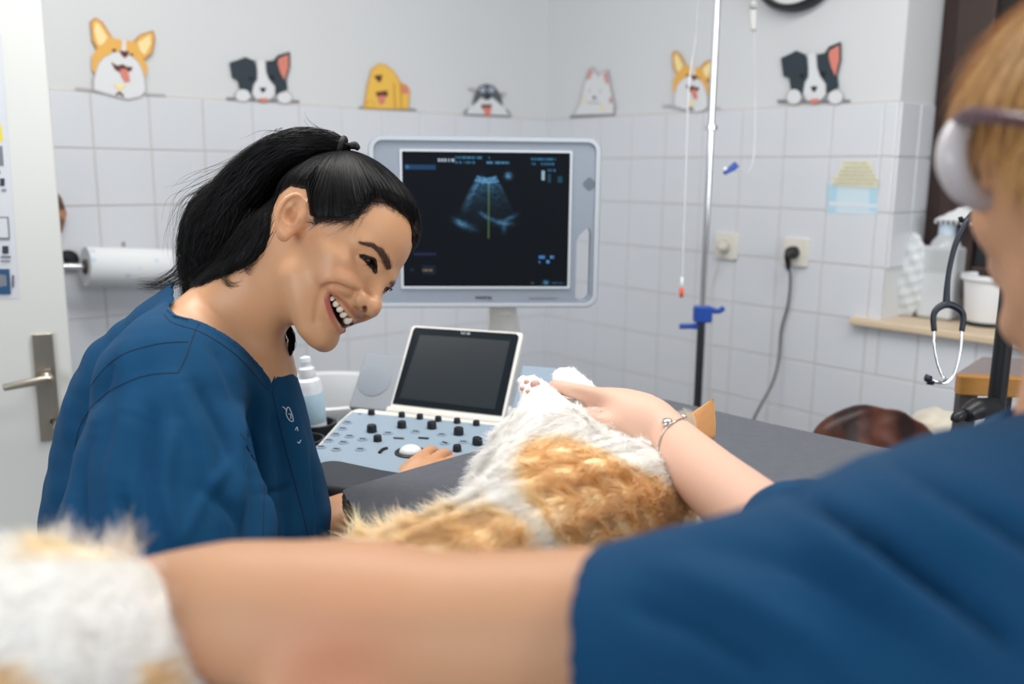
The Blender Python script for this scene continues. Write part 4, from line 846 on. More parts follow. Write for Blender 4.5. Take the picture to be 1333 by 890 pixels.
# chair with brown backrest, cream fleece behind it
dc = 2.05; chz = at(1135, 600, dc)
ch = empty('upholstered_chair', chz*np.array([1, 1, 0]), 'chair with rounded dark brown crushed leather back beyond the table', 'chair')
leather = mat('brown_leather', srgb(40, 22, 20), .42, col2=srgb(96, 52, 38), nscale=14, bump=.6, bscale=30, spec=.4)
f_ = Field(chz-np.array([.25, .2, .35]), chz+np.array([.28, .2, .25]), .007); RL = axes(RT, (0, 0, 1.))
tpx = lambda x, y, o=0: at(x, y, dc+o)
f_.ell(tpx(1130, 592), (.135, .115, .040), RL, k=.01); f_.ell(tpx(1110, 605), (.115, .125, .04), RL, k=.03); f_.ell(tpx(1165, 600), (.098, .10, .04), RL, k=.03); f_.ell(tpx(1130, 680), (.15, .10, .04), RL, k=.04)
V, F = f_.mesh(); V = relax(V, F, 2); N = vnormals(V, F); V += N*(.0022*np.sin(V[:, :1]*60+np.sin(V[:, 2:3]*50)*2)); npmesh('backrest', V, F, leather, ch)
c0 = chz*np.array([1, 1, 0])
bm = bmesh.new(); box(bm, c0+Z3*.46+np.array([.02, -.19, 0]), (.42, .40, .09)); bmobj('seat', bm, leather, ch, bevel=.03, seg=4)
for sx2 in (-1, 1):
    tube('back_post', [c0+np.array([sx2*.12, .01, .44]), c0+np.array([sx2*.11, .02, .75])], .012, steel, ch, 8)
    for sy2 in (0, -.36): tube('leg', [c0+np.array([sx2*.18+.02, sy2, .43]), c0+np.array([sx2*.21+.02, sy2, .0])], .012, steel, ch, 8)
dcf = 2.12; cfz = at(1222, 566, dcf); cu = Field(cfz-.18, cfz+.18, .006); cu.ell(cfz, (.062, .10, .06), None, k=.01); cu.ell(cfz+np.array([-.0, 0, -.07]), (.085, .1, .07), None, k=.03)
V, F = cu.mesh(); N = vnormals(V, F); V += N*(.004*np.sin(V[:, :1]*130)*np.sin(V[:, 2:3]*110+V[:, 1:2]*90)); tag(npmesh('fleece_cushion', V, F, mat('cream_fleece', srgb(214, 206, 190), .95, noise=.1, nscale=60, bump=.8, bscale=220, sheen=.3)), 'cream fleece cushion standing between the brown chair and the side table', 'cushion')
bm = bmesh.new(); box(bm, cfz*np.array([1, 1, 0])+Z3*((cfz[2]-.145)/2), (.20, .20, cfz[2]-.145)); tag(bmobj('storage_stool', bm, mat('stool_grey', srgb(120, 120, 122), .6), bevel=.01), 'low grey box stool under the cream fleece cushion', 'stool')
# ================================================================ the laughing woman
def Rot(az, pit, roll):
    az, pit, roll = map(math.radians, (az, pit, roll)); ca, sa = math.cos(az), math.sin(az); c, s = math.cos(pit), math.sin(pit); cr, sr = math.cos(roll), math.sin(roll)
    return np.array([[ca, -sa, 0], [sa, ca, 0], [0, 0, 1]]) @ np.array([[c, 0, s], [0, 1, 0], [-s, 0, c]]) @ np.array([[1, 0, 0], [0, cr, -sr], [0, sr, cr]])
HR = Rot(-32.96, 29.26, -30.10); HT = np.array([-.2414, 1.1490, -.1061+CZ]); WS = 1.085
def aw(px, py, d): return at(px, py, d*WS)
LMK = [((11.2, 0, -1.0), (487, 405)), ((7.2, -4.4, 2.4), (470, 331)), ((8.2, -1.85, 2.1), (488.5, 348.5)), ((8.4, 2.0, 2.5), (504, 379)), ((7.4, -3.35, -2.8), (428.5, 384)), ((9.4, 0, -3.2), (463, 411)), ((8.5, -1.9, -3.05), (446.5, 400)),
  ((8.0, -2.2, -4.8), (433, 413)), ((8.7, 0, -5.7), (441, 430)), ((7.6, 0, -9.8), (419, 458)), ((8.8, 0, -8.5), (429, 447)), ((9.1, 0, 3.2), (501, 361)), ((9.3, -1.7, -1.0), (466, 388)), ((0, -5.4, -6.0), (370, 369)),
  ((9.2, -1.2, 4.2), (503, 350)), ((7.2, -5.2, 4.0), (469, 317)), ((9.0, 1.8, 4.2), (512, 371)), ((-9, 0, 4), None), ((0, 0, 12.5), None), ((6, 0, 10.5), None), ((2, -7, 6), None), ((-5, -6, 0), None)]
SG = 2.3
def h0(p): return HR @ (np.asarray(p)/100.)+HT
_L = np.array([p for p, _ in LMK]); _D = []
for p, q in LMK:
    a = h0(p); _D.append(np.zeros(3) if q is None else (at(q[0], q[1], float(np.dot(a-CAM, FW)))-a))
_K = np.exp(-((_L[:, None]-_L[None])**2).sum(-1)/(2*SG**2)); _W = np.linalg.solve(_K+.12*np.eye(len(_L)), np.array(_D))
def hp(x, y, z):
    p = np.array([x, y, z], float); return h0(p)+np.exp(-((_L-p)**2).sum(-1)/(2*SG**2)) @ _W
def hloc(P):
    P = np.asarray(P); Q = (P-HT) @ HR*100
    for _ in range(4):
        w = np.exp(-((Q[:, None]-_L[None])**2).sum(-1)/(2*SG**2)) @ _W; Q = (P-w-HT) @ HR*100
    return Q
def he(F, c, r, k, mode='u', R=None): F.ell(hp(*c), np.array(r)/100., HR if R is None else HR @ R, k/100., mode)
def hc(F, p, q, r1, r2, k, mode='u'): F.cone(hp(*p), hp(*q), r1/100., r2/100., k/100., mode)
def both(fn):
    for s in (-1, 1): fn(s)
woman = empty('person', at(250, 900, 1.1)*np.array([1, 1, 0]), 'laughing woman with black ponytail in a dark blue scrub top', 'person')
dep = lambda P: float(np.dot(np.asarray(P)-CAM, FW))
def head_field(F):
    he(F, (-1.2, 0, 4.4), (9.0, 7.3, 8.0), 1)                  # skull
    he(F, (2.6, 0, 5.2), (6.2, 6.3, 6.2), 2)                   # forehead
    he(F, (3.4, 0, 0.0), (5.2, 6.1, 6.6), 2)                   # face
    he(F, (3.6, 0, -4.0), (4.6, 4.9, 4.6), 2)
    both(lambda s: hc(F, (1.2, s*5.0, -4.4), (6.0, s*2.2, -8.0), 1.1, 1.3, 2.6))       # jaw
    hc(F, (7.0, -.7, -8.3), (7.0, .7, -8.3), 1.55, 1.55, 1.6)  # chin
    he(F, (6.2, 0, -3.6), (2.9, 2.9, 2.5), 1.5)                # round the mouth
    both(lambda s: he(F, (5.9, s*4.0, -1.0), (2.1, 1.9, 1.7), 1.6))                     # raised cheeks
    both(lambda s: he(F, (4.6, s*5.2, 0.7), (2.2, 1.3, 1.1), 1.6))
    both(lambda s: he(F, (7.1, s*3.1, 2.3), (1.5, 1.6, 1.0), 1.1, 's'))                 # eye sockets
    both(lambda s: hc(F, (8.1, s*1.2, 3.9), (6.6, s*4.6, 4.0), .75, .6, 1.4))           # brow ridge
    both(lambda s: he(F, (6.75, s*3.1, 2.45), (1.35, 1.4, 1.28), .5))                   # lids
    both(lambda s: hc(F, (7.6, s*1.9, 1.2), (6.2, s*4.4, 1.3), .45, .4, .7))            # under-eye
    hc(F, (8.0, 0, 3.3), (10.3, 0, -.5), .72, .85, 1.3); hc(F, (10.45, 0, -.7), (10.6, 0, -1.0), 1.0, .95, .7)   # nose
    both(lambda s: he(F, (9.3, s*1.35, -1.1), (1.1, .72, .85), .8))
    hc(F, (8.9, 0, -1.9), (10.2, 0, -1.5), .38, .4, .5)
    both(lambda s: he(F, (9.9, s*.72, -1.95), (.60, .34, .42), .25, 's'))
    both(lambda s: he(F, (7.6, s*2.9, -.9), (1.3, 1.3, 1.2), 1.0))
def samp(F, P):
    g = (np.asarray(P)-F.lo)/F.h; i = np.clip(g.astype(int), 0, F.n-2); f = g-i; o = 0
    for a in (0, 1):
        for b in (0, 1):
            for c in (0, 1): o += F.d[i[0]+a, i[1]+b, i[2]+c]*(f[0] if a else 1-f[0])*(f[1] if b else 1-f[1])*(f[2] if c else 1-f[2])
    return o
def surfx(F, y, z):
    for x in np.arange(12.0, 3.0, -.08):
        if samp(F, hp(x, y, z)) < 0: return x
    return 7.0
def sd_(F, px, py, d0=1.0):
    for d in np.arange(d0, 1.30, .0012):
        p = at(px, py, d)
        if (p > F.lo+F.h).all() and (p < F.lo+F.h*(F.n-2)).all() and samp(F, p) < 0: return d
    return 1.13
PXM = 1/1020.
def sp_(F, L, off=0): return [at(x, y, sd_(F, x, y)+off) for x, y in L]
LPU = [(428.5, 377.5), (435, 381.5), (444, 389.5), (453, 400), (460, 408.5), (464.5, 413), (467, 415)]
LPL = [(426.5, 384), (426.5, 393), (429, 404), (433.5, 416), (438.5, 426), (443, 431), (449, 431)]
CVP = [((429.5, 382), 2.0), ((432.5, 391), 4.2), ((437.5, 401.5), 6.2), ((443.5, 411.5), 7.2), ((449.5, 419.5), 6.8), ((456, 424), 4.0)]
TEE = [((431.6, 389.0), 6.0, 7.2), ((436.8, 395.6), 8.0, 9.6), ((442.2, 402.2), 8.2, 10.6), ((446.8, 409.2), 8.2, 11.0), ((452.4, 416.4), 10.0, 12.6), ((459.5, 413.5), 6.5, 5.5)]
def mouth(F):
    global LIPU, LIPL, CAVP, TEP
    FO = [(467, 380), (455, 376.5), (442, 371.5), (430, 370), (421, 376), (415.5, 389), (412.5, 404), (411, 418)]
    fo = sp_(F, FO, -.0004); LIPU = sp_(F, LPU, .0010); LIPL = sp_(F, LPL, .0012); CAVP = sp_(F, [p for p, _ in CVP]); TEP = sp_(F, [p for p, _, _ in TEE], .0042)
    F.chain([at(447, 421, 1.185), at(459, 413.5, 1.175), at(472, 409, 1.165), at(485, 404, 1.155)], [.007, .0095, .010, .009], .006, 'u', 3)
    br = sp_(F, [(463, 372), (450, 366), (436, 362), (425, 365)], .006)
    F.chain(br, [.007, .0085, .0080, .005], .012, 'u', 3)
    F.chain(fo, [.0006, .0016, .0022, .0022, .0018, .0014, .0008, .0003], .008, 's', 3)
    for off, f in ((-.006, 1.0), (0, 1.0), (.008, 1.02), (.016, .95)):
        F.chain([p+FW*off for p in CAVP], [r*PXM*f for _, r in CVP], .0015, 's', 3)
    F.chain(LIPU, [.0006, .0020, .0030, .0034, .0034, .0028, .001], .003, 'u', 3)
    F.chain(LIPL, [.0006, .0020, .0032, .0040, .0042, .0036, .002], .003, 'u', 3)
dE = dep(hp(-.5, -7.1, 2.6))
def ep(px, py, lift=0): return at(px, py, dE-.004-lift-(392-px)*.00034)
def nose_detail(F):
    d1 = sd_(F, 470, 389); F.ell(at(470.5, 389.5, d1+.0035), (.0092, .0082, .0095), None, .0045); F.ell(at(484.5, 398, sd_(F, 484, 398)+.006), (.0100,)*3, None, .006)
    F.chain([at(x, y, sd_(F, x, y)-.0002) for x, y in ((466, 379.5), (461.5, 385), (461, 392), (464.5, 399))], [.0006, .0013, .0013, .0005], .003, 's', 3)
    for q in ([(466, 327), (461, 322.5), (456, 319.5)], [(465, 331.5), (459, 327.5), (453, 325)]): F.chain([at(x, y, sd_(F, x, y)-.0001) for x, y in q], [.0009, .0008, .0002], .0025, 's', 3)
    F.ell(at(474.5, 402, sd_(F, 474.5, 401)+.001), (.0030, .0030, .0036), None, .0015, 's')
def ear(F):
    Re_ = axes(ep(372, 315)-ep(388, 250), ep(400, 280)-ep(358, 292))
    F.ell(ep(378, 281), (.026, .0150, .0055), Re_, .004)
    F.ell(ep(391, 284, -.008), (.020, .012, .012), Re_, .008)
    F.chain([ep(388, 277, .000), ep(394.5, 269, .001), ep(395.5, 262, .002), ep(388, 253.5, .003), ep(377, 255.5, .004), ep(367, 265, .005), ep(360.5, 281, .005), ep(361, 296, .004), ep(365, 306, .003)], [.0020, .0026, .0028, .0028, .0028, .0030, .0028, .0026, .003], .0025, 'u', 4)
    F.ell(ep(370, 306.5, .001), (.0082, .0066, .0045), Re_, .006)
    F.ell(ep(379, 280, .008), (.0105, .0080, .0118), Re_, .002, 's'); F.ell(ep(386, 268, .006), (.0065, .0050, .0065), Re_, .003, 's')
    F.chain([ep(378, 287, .004), ep(375, 297, .004)], [.0024, .0012], .002, 's', 3)
    F.chain([ep(390, 260, .005), ep(378, 262.5, .006), ep(370, 273, .006), ep(366.5, 289, .005)], [.0020, .0024, .0022, .0015], .002, 's', 3)
    F.ell(ep(389, 284, .003), (.0056, .0036, .004), Re_, .003)
def neck(F0):
    class G:
        def chain(s, P, r, k): F0.chain(P, [q*WS for q in r], k)
        def ell(s, c, r, R, k): F0.ell(c, [q*WS for q in r], R, k)
    F = G()
    F.chain([aw(356, 325, 1.085), aw(328, 378, 1.10), aw(300, 425, 1.11), aw(290, 470, 1.12)], [.044, .047, .054, .07], .035)
    F.chain([aw(372, 330, 1.045), aw(364, 385, 1.05), aw(346, 440, 1.075), aw(338, 480, 1.10)], [.016, .014, .013, .012], .045)
    F.chain([aw(345, 368, 1.08), aw(275, 415, 1.08), aw(220, 450, 1.03)], [.036, .037, .04], .04)
    F.chain([aw(345, 368, 1.12), aw(285, 415, 1.16), aw(280, 440, 1.22)], [.036, .037, .04], .04)
    F.ell(aw(290, 510, 1.12), (.085, .12, .09), None, .05)
    F.chain([aw(352, 470, 1.09), aw(300, 470, 1.05), aw(250, 465, 1.0)], [.008, .009, .01], .02)
F = Field((-.46, .94, 1.06), (-.05, 1.36, 1.64), .0021)
head_field(F); neck(F); mouth(F); nose_detail(F); ear(F)
eyeC = [hp(surfx(F, s*3.05, 2.35)-1.42, s*3.05, 2.3) for s in (-1, 1)]
slit = []
for s in (-1, 1):
    P = [hp(surfx(F, s*yy, zz)-.1, s*yy, zz) for yy, zz in ((1.75, 1.95), (2.3, 2.2), (3.0, 2.4), (3.7, 2.42), (4.3, 2.3))]; slit.append(P)
for s, P in zip((-1, 1), slit):
    F.chain(P, [.0008, .0036, .0044, .0034, .0004], .001, 's', 3); F.chain([p-HR[:, 0]*.004 for p in P], [.0006, .0036, .0046, .0038, .0008], .001, 's', 3)
    F.ell(eyeC[0 if s < 0 else 1], (.0108,)*3, None, 0, 's')
sd0 = sd_(F, 468, 324); V, Q = F.mesh(); V, Q = biggest(V, Q); V = relax(V, Q, 1, .4); L_ = hloc(V)
def cdist(P, pts, kk=4):
    p = np.array(smooth_path([np.array(q, float) for q in pts], kk)); best = np.full(len(P), 9e9)
    for i in range(len(p)-1):
        D = p[i+1]-p[i]; t = np.clip(((P-p[i])@D)/(D@D), 0, 1); best = np.minimum(best, ((P-p[i]-t[:, None]*D)**2).sum(1))
    return np.sqrt(best)
skin = np.array(srgb(212, 160, 120)); colr = np.tile(skin, (len(V), 1))
def blend(mask, c): 
    global colr
    mask = np.clip(mask, 0, 1)[:, None]; colr = colr*(1-mask)+np.array(c)*mask
for s in (-1, 1): blend(.45*np.exp(-((L_-np.array([6.6, s*3.9, -1.0]))**2).sum(1)/3.2), srgb(214, 128, 104))
blend(.35*np.exp(-((L_-np.array([10.4, 0, -1.0]))**2).sum(1)/1.2), srgb(212, 134, 110))
du = cdist(V, LIPU)*100; dl = cdist(V, LIPL)*100; pu = proj(V); fade = np.clip((pu[:, 1]-376)/14, .25, 1)
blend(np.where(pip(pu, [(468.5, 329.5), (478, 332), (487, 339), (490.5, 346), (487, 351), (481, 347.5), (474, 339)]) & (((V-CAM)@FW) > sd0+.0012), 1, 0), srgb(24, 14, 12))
nd_ = np.hypot(pu[:, 0]-474.8, (pu[:, 1]-402)*.7); blend(np.where(((V-CAM)@FW < 1.16) , np.clip((4.0-nd_)/1.5, 0, 1)*.85, 0), srgb(70, 34, 28))  # shade of the nostril painted dark into the skin colour
for P in slit: blend(np.clip((.36-cdist(V, P)*100)/.08, 0, 1), srgb(40, 24, 20))
N = vnormals(V, Q); fc_ = ((V-CAM)*N).sum(1) < 0
blend(np.clip((.40-du)/.12, 0, 1)*fade, srgb(150, 78, 70)); blend(np.clip((.46-dl)/.12, 0, 1)*fade, srgb(178, 92, 88))
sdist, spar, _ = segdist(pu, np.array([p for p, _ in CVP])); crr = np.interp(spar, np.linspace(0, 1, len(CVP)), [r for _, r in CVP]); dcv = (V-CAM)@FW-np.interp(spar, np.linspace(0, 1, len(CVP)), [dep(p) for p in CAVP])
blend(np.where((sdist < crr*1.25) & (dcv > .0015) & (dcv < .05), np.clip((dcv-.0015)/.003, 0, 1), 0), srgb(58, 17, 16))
blend(.25*np.exp(-((L_-np.array([.5, -8, .6]))**2).sum(1)/6), srgb(206, 120, 92))
skinm = mat('woman_skin', (1, 1, 1), .38, vcol='Col', sss=.12, sssc=.006, spec=.55, bump=.10, bscale=900)
HV, HQ, HC = V, Q, colr
# her left forearm and hand on the panel
def fingers(F, wrist, palm_end, nrm, side, L, r, spread=.019, curl=(.15, .5, .7), k=.004, thumb=None, palm=(.011,)):
    d = palm_end-wrist; d = d/np.linalg.norm(d); n = nrm-d*np.dot(nrm, d); n /= np.linalg.norm(n); sd = np.cross(n, d)*side
    for i in range(4):
        o = palm_end+sd*spread*(1.5-i)-d*(.004*abs(i-1.3)); p = [o-d*.045, o]; ang = 0; q = o; Li = L*(.93, 1.0, .95, .76)[i]
        for j, f in enumerate((.45, .31, .24)):
            ang += curl[j]*(1+.08*i); dr = d*math.cos(ang)-n*math.sin(ang)+sd*.06*(1.5-i); q = q+dr*Li*f; p.append(q)
        F.chain(p, [r*1.15, r*1.12, r*1.0, r*.92, r*.8], k, 'u', 3)
    F.chain([wrist+sd*.014, wrist+d*.04+sd*.026, palm_end+sd*.024-d*.01], [.017, .015, .012], .012); F.chain([wrist-sd*.012, wrist+d*.04-sd*.02, palm_end-sd*.026-d*.012], [.017, .015, .011], .012); F.chain([wrist, wrist+d*.04, palm_end-d*.008], [.02, .016, .0125], .012)
    t = thumb or (.35, .9); o = wrist+sd*.026+d*.02-n*.004; p = [o]; 
    for L2, a in ((.042, .75), (.032, .5), (.026, .3)):
        dr = d*math.cos(a)+sd*math.sin(a)-n*.25; o = o+dr/np.linalg.norm(dr)*L2*L/.085; p.append(o)
    F.chain(p, [r*1.5, r*1.25, r*1.1, r*.9], .006, 'u', 3); return sd
FA = Field((-.56, .80, .74), (.02, 1.5, 1.20), .0032)
wr_ = at(528, 648, 1.335); pe_ = at(566, 606, 1.385); nrm_ = np.array([.1, -.25, 1.])
FA.chain([at(335, 610, 1.25), at(395, 690, 1.24), at(450, 674, 1.285), wr_], [.045, .042, .036, .025], .02)
fingers(FA, wr_, pe_, nrm_, 1, .080, .0085, curl=(.25, .5, .5))
FA.chain([at(222, 500, 1.075), at(214, 640, 1.03), at(214, 800, 1.0)], [.045, .045, .040], .02); FA.chain([at(214, 800, 1.0), at(262, 852, 1.04), at(330, 880, 1.09)], [.040, .036, .027], .02)
FA.chain([at(222, 500, 1.075), at(300, 560, 1.22), at(335, 610, 1.25)], [.045, .06, .05], .03)
_w = at(330, 880, 1.09); fingers(FA, _w, _w+np.array([.07, .045, .0]), np.array([0, 0, 1.]), -1, .08, .0085, curl=(.3, .5, .5))
V2, Q2_ = FA.mesh(); V2, Q2_ = biggest(V2, Q2_); V2 = relax(V2, Q2_, 1); C2 = np.tile(np.array(srgb(204, 152, 114)), (len(V2), 1))
VB_, QB_ = stitch(HV, HQ, at(310, 520, 1.25), V2, Q2_, at(300, 540, 1.20)); npmesh('body', VB_, QB_, skinm, woman, np.concatenate([HC, C2]))
headtree = bvh(HV, HQ)
# eyes
scl = mat('eye_white', srgb(150, 136, 128), .15, spec=.6); iri = mat('iris_dark', srgb(34, 20, 14), .1, spec=.8); lash = mat('lash_black', srgb(14, 11, 11), .6)
for c, s in zip(eyeC, (-1, 1)):
    bm = bmesh.new(); sph(bm, c, .0107, 32); e_ = bmobj('eyeball', bm, scl, woman, smooth=True)
    g_ = HR @ np.array([.95, .05 if s < 0 else .05, -.15]); g_ /= np.linalg.norm(g_)
    bm = bmesh.new(); sph(bm, c+g_*.0016, .0098, 28, (1, 1, 1)); bmobj('iris', bm, iri, e_, smooth=True)
    sl_ = slit[0 if s < 0 else 1]; u_ = HR[:, 2]; f_ = HR[:, 0]
    tube('upper_lashes', [p+u_*h_+f_*.0022 for p, h_ in zip(sl_, (.0006, .0038, .0048, .0040, .0006))]+[sl_[-1]+(sl_[-1]-sl_[-2])*.35+f_*.001], [.0004, .0012, .0016, .0015, .0012, .0003] if s < 0 else [.0003, .0007, .0008, .0008, .0006, .0003], lash, woman, 6)
    if s < 0: tube('lower_lashes', [p-u_*h_+f_*.0012 for p, h_ in zip(sl_, (.0002, .0034, .0044, .0036, .0002))], [.0002, .0003, .0004, .0004, .0003], lash, woman, 6)
# teeth
gumm = mat('gum', srgb(160, 84, 80), .3); toothm = mat('tooth', srgb(226, 214, 198), .22, sss=.1)
rowd = RT*.60-UP*.80; hang = -RT*.80-UP*.60
tube('upper_gum', [p-hang*.0042+FW*.0012 for p in TEP[:5]], [.0014, .0024, .0026, .0026, .0024], gumm, woman, 8, 3)
for p, (_, w_, h_) in zip(TEP, TEE):
    far = w_ == 6.5; rd = RT*.85-UP*.5 if far else rowd; hd = -RT*.45-UP*.9 if far else hang
    bm = bmesh.new(); bmesh.ops.create_cube(bm, size=2, matrix=Matrix.Translation(Vector(p-hd*.0006)) @ (Matrix([rd, hd, -FW]).transposed()).to_4x4() @ Matrix.Diagonal((w_*PXM*.5, h_*PXM*.5, .0024, 1)))
    o = bmobj('tooth', bm, toothm, woman, smooth=True); b_ = o.modifiers.new('r', 'SUBSURF'); b_.levels = 2; b_.render_levels = 2
    for v_ in o.data.vertices: v_.co = Vector(p)+(v_.co-Vector(p))*1.22
tube('lower_teeth', [at(x, y, sd_(F, 440, 431)+.006) for x, y in ((431, 404), (435, 414), (440, 423), (444, 427))], [.0012, .0020, .0022, .0014], toothm, woman, 8, 2)
# eyebrows: short hairs laid on the skin
def hairs_on(tree, poly_px, n, dirpx, L, wd, name, mt, parent, c, lift=.0008, k=4, jit=.25, seed=1):
    r = np.random.default_rng(seed); pts = np.array(smooth_path([np.array(p[:2], float) for p in poly_px], 6)); ws = np.interp(np.linspace(0, 1, len(pts)), np.linspace(0, 1, len(poly_px)), [p[2] for p in poly_px]); S_ = []; Ns = []
    for _ in range(n):
        u = r.random()*(len(pts)-1.001); i = int(u); f = u-i; p = pts[i]*(1-f)+pts[i+1]*f; t = pts[i+1]-pts[i]; t /= np.linalg.norm(t); nn = np.array([-t[1], t[0]]); p = p+nn*r.normal()*ws[i]*.42
        h, no = hit(tree, *p)
        if h is None: continue
        q = at(p[0]+(t[0]*dirpx)*10, p[1]+(t[1]*dirpx)*10, dep(h)); dr = q-h; dr -= no*np.dot(dr, no); dr /= np.linalg.norm(dr)+1e-9; dr += rng.normal(0, jit, 3)*.5; tt = np.linspace(0, 1, k)[:, None]
        S_.append(h+no*(lift*(1+np.sin(tt*3)))+dr*tt*L*(.7+.6*r.random())); Ns.append(no)
    P = np.array(S_)
    if len(P) < 2: return
    return ribbons(name, P, np.array(Ns), np.full(len(P), wd), mt, parent, np.tile(np.array(c), (len(P), k, 1)))
hairm = mat('black_hair', (1, 1, 1), .45, vcol='Col', spec=.16)
hairs_on(headtree, [(505, 351, 4), (502.5, 341, 5), (496, 330, 4.2), (486, 321, 3), (472, 316.5, 1.3)], 620, 1, .0055, .0007, 'eyebrow', hairm, woman, srgb(92, 68, 58))
hairs_on(headtree, [(507, 371, 4), (513, 370, 4), (519, 373, 2.5)], 200, 1, .005, .0007, 'eyebrow', hairm, woman, srgb(40, 28, 26), seed=4)
# ---------------------------------------------------------------- her hair
HN = vnormals(HV, HQ); HP2 = proj(HV); HL = hloc(HV); facing = ((HV-CAM)*HN).sum(1) < 0
hair_poly = [(542, 305), (537.5, 297), (530, 284), (517, 273), (502, 264), (487, 261.5), (474, 272), (463, 284), (446, 288), (430, 286), (415, 288), (405, 280), (402, 266), (399, 246), (378, 242), (360, 256), (352, 280), (350, 305), (343, 328), (326, 343), (300, 356), (262, 372), (200, 380), (200, 120), (560, 120)]
inh = pip(HP2, hair_poly)
d_, _, _ = segdist(HP2, hair_poly[:22]); near_m = np.where(inh, np.clip(d_/7, 0, 1), 0)
x_, y_, z_ = HL.T; hl_ = np.interp(x_, [-12, -6, -2, 1.5, 4, 6, 7.6, 9], [-5, -4.5, -2.5, 2.0, 5.0, 6.6, 8.6, 8.9]); far_m = np.clip((z_-hl_)/.8, 0, 1)
m_ = np.where(facing & (HN @ -FW > .12), near_m, np.where(HP2[:, 0] > 430, np.minimum(far_m, 1), far_m))
eard = cdist(HV, [ep(372, 310), ep(378, 280), ep(388, 255)]); m_ = np.where((eard < .022) & (HP2[:, 0] < 403) & ~inh, 0, m_); m_ = np.where(HV[:, 2] < at(330, 372, 1.2)[2], 0, m_)
fm = m_[HQ].max(1) > .01; used = np.unique(HQ[fm]); mp = -np.ones(len(HV), int); mp[used] = np.arange(len(used)); CQ = mp[HQ[fm]]; CVv = HV[used]+HN[used]*(-.0002+(.0048+.0065*np.clip((HL[used][:, 2]-6.5)/5, 0, 1))*np.sqrt(m_[used]))[:, None]
hk_ = np.array(srgb(11, 10, 12)); cc_ = np.array(srgb(92, 66, 56)); mm = m_[used][:, None]
hair = npmesh('hair', CVv, CQ, hairm, woman, hk_*np.clip(mm*2.2+.15, 0, 1)+cc_*(1-np.clip(mm*2.2+.15, 0, 1)))
ctree = bvh(CVv, CQ)
tie = at(449, 194, float(dep(hp(-1.0, 0, 12.6)))-.012)
h_, n__, _, _ = ctree.find_nearest(Vector(tie)); tie = np.array(h_)+np.array(n__)*.004
r_ = np.random.default_rng(11); sel = np.where(m_[used] > .02)[0]; w_ = np.where(m_[used][sel] < .5, 2.2, 1.0); roots = r_.choice(sel, 11000, p=w_/w_.sum())
cn_ = vnormals(CVv, CQ); S_ = []; Nn = []; Cc = []; K_ = 9
for i in roots:
    p = Vector(CVv[i]+r_.normal(0, .0012, 3)); L0 = (Vector(tie)-p).length
    if L0 < .008: continue
    L1 = min(L0*.98, .045+.05*r_.random()); pts = []; lift = .0006+.0013*r_.random(); pp3 = p; n0 = None
    for k_ in range(K_):
        c_, n_, _, _ = ctree.find_nearest(pp3)
        if n0 is None: n0 = np.array(n_)
        pts.append(np.array(c_)+np.array(n_)*(lift*min(1, k_/2+.2)))
        d = Vector(tie)-pp3; d -= n_*d.dot(n_); 
        if d.length < 1e-5: d = n_.orthogonal()*.001
        pp3 = c_+d.normalized()*min(L1/K_, (Vector(tie)-pp3).length*.5)
    S_.append(pts); Nn.append(n0); Cc.append(hk_*(.6+1.1*r_.random()))
ribbons('hair_strands', np.array(S_), np.array(Nn), np.full(len(S_), .0010), hairm, hair, np.repeat(np.array(Cc)[:, None], K_, 1))
# ponytail
d0 = dep(tie); PT = [(449, 194, d0, .009), (424, 188, d0+.0, .016), (390, 194, d0+.01, .025), (352, 216, d0+.035, .031), (320, 252, d0+.055, .040), (293, 298, d0+.07, .050), (277, 338, d0+.075, .045), (262, 372, d0+.07, .026)]
PTp = smooth_path([at(a, b, c) for a, b, c, _ in PT], 5); PTr = np.interp(np.linspace(0, 1, len(PTp)), np.linspace(0, 1, len(PT)), [q[3] for q in PT]); PTp = np.array(PTp)
F3 = Field(PTp.min(0)-.07, PTp.max(0)+.07, .004); F3.chain(list(PTp), list(PTr*.86), .01, 'u', 1); V, Q = F3.mesh(); Nv = vnormals(V, Q)
T_ = np.gradient(PTp, axis=0); T_ /= np.linalg.norm(T_, axis=1)[:, None]; U_ = np.cross(T_, FW); U_ /= np.linalg.norm(U_, axis=1)[:, None]; W_ = np.cross(T_, U_)
V = V+Nv*(.003*np.sin((V @ RT)*260+(V @ UP)*180))[:, None]
pony = npmesh('ponytail', V, Q, hairm, woman, np.tile(hk_*.8, (len(V), 1)))
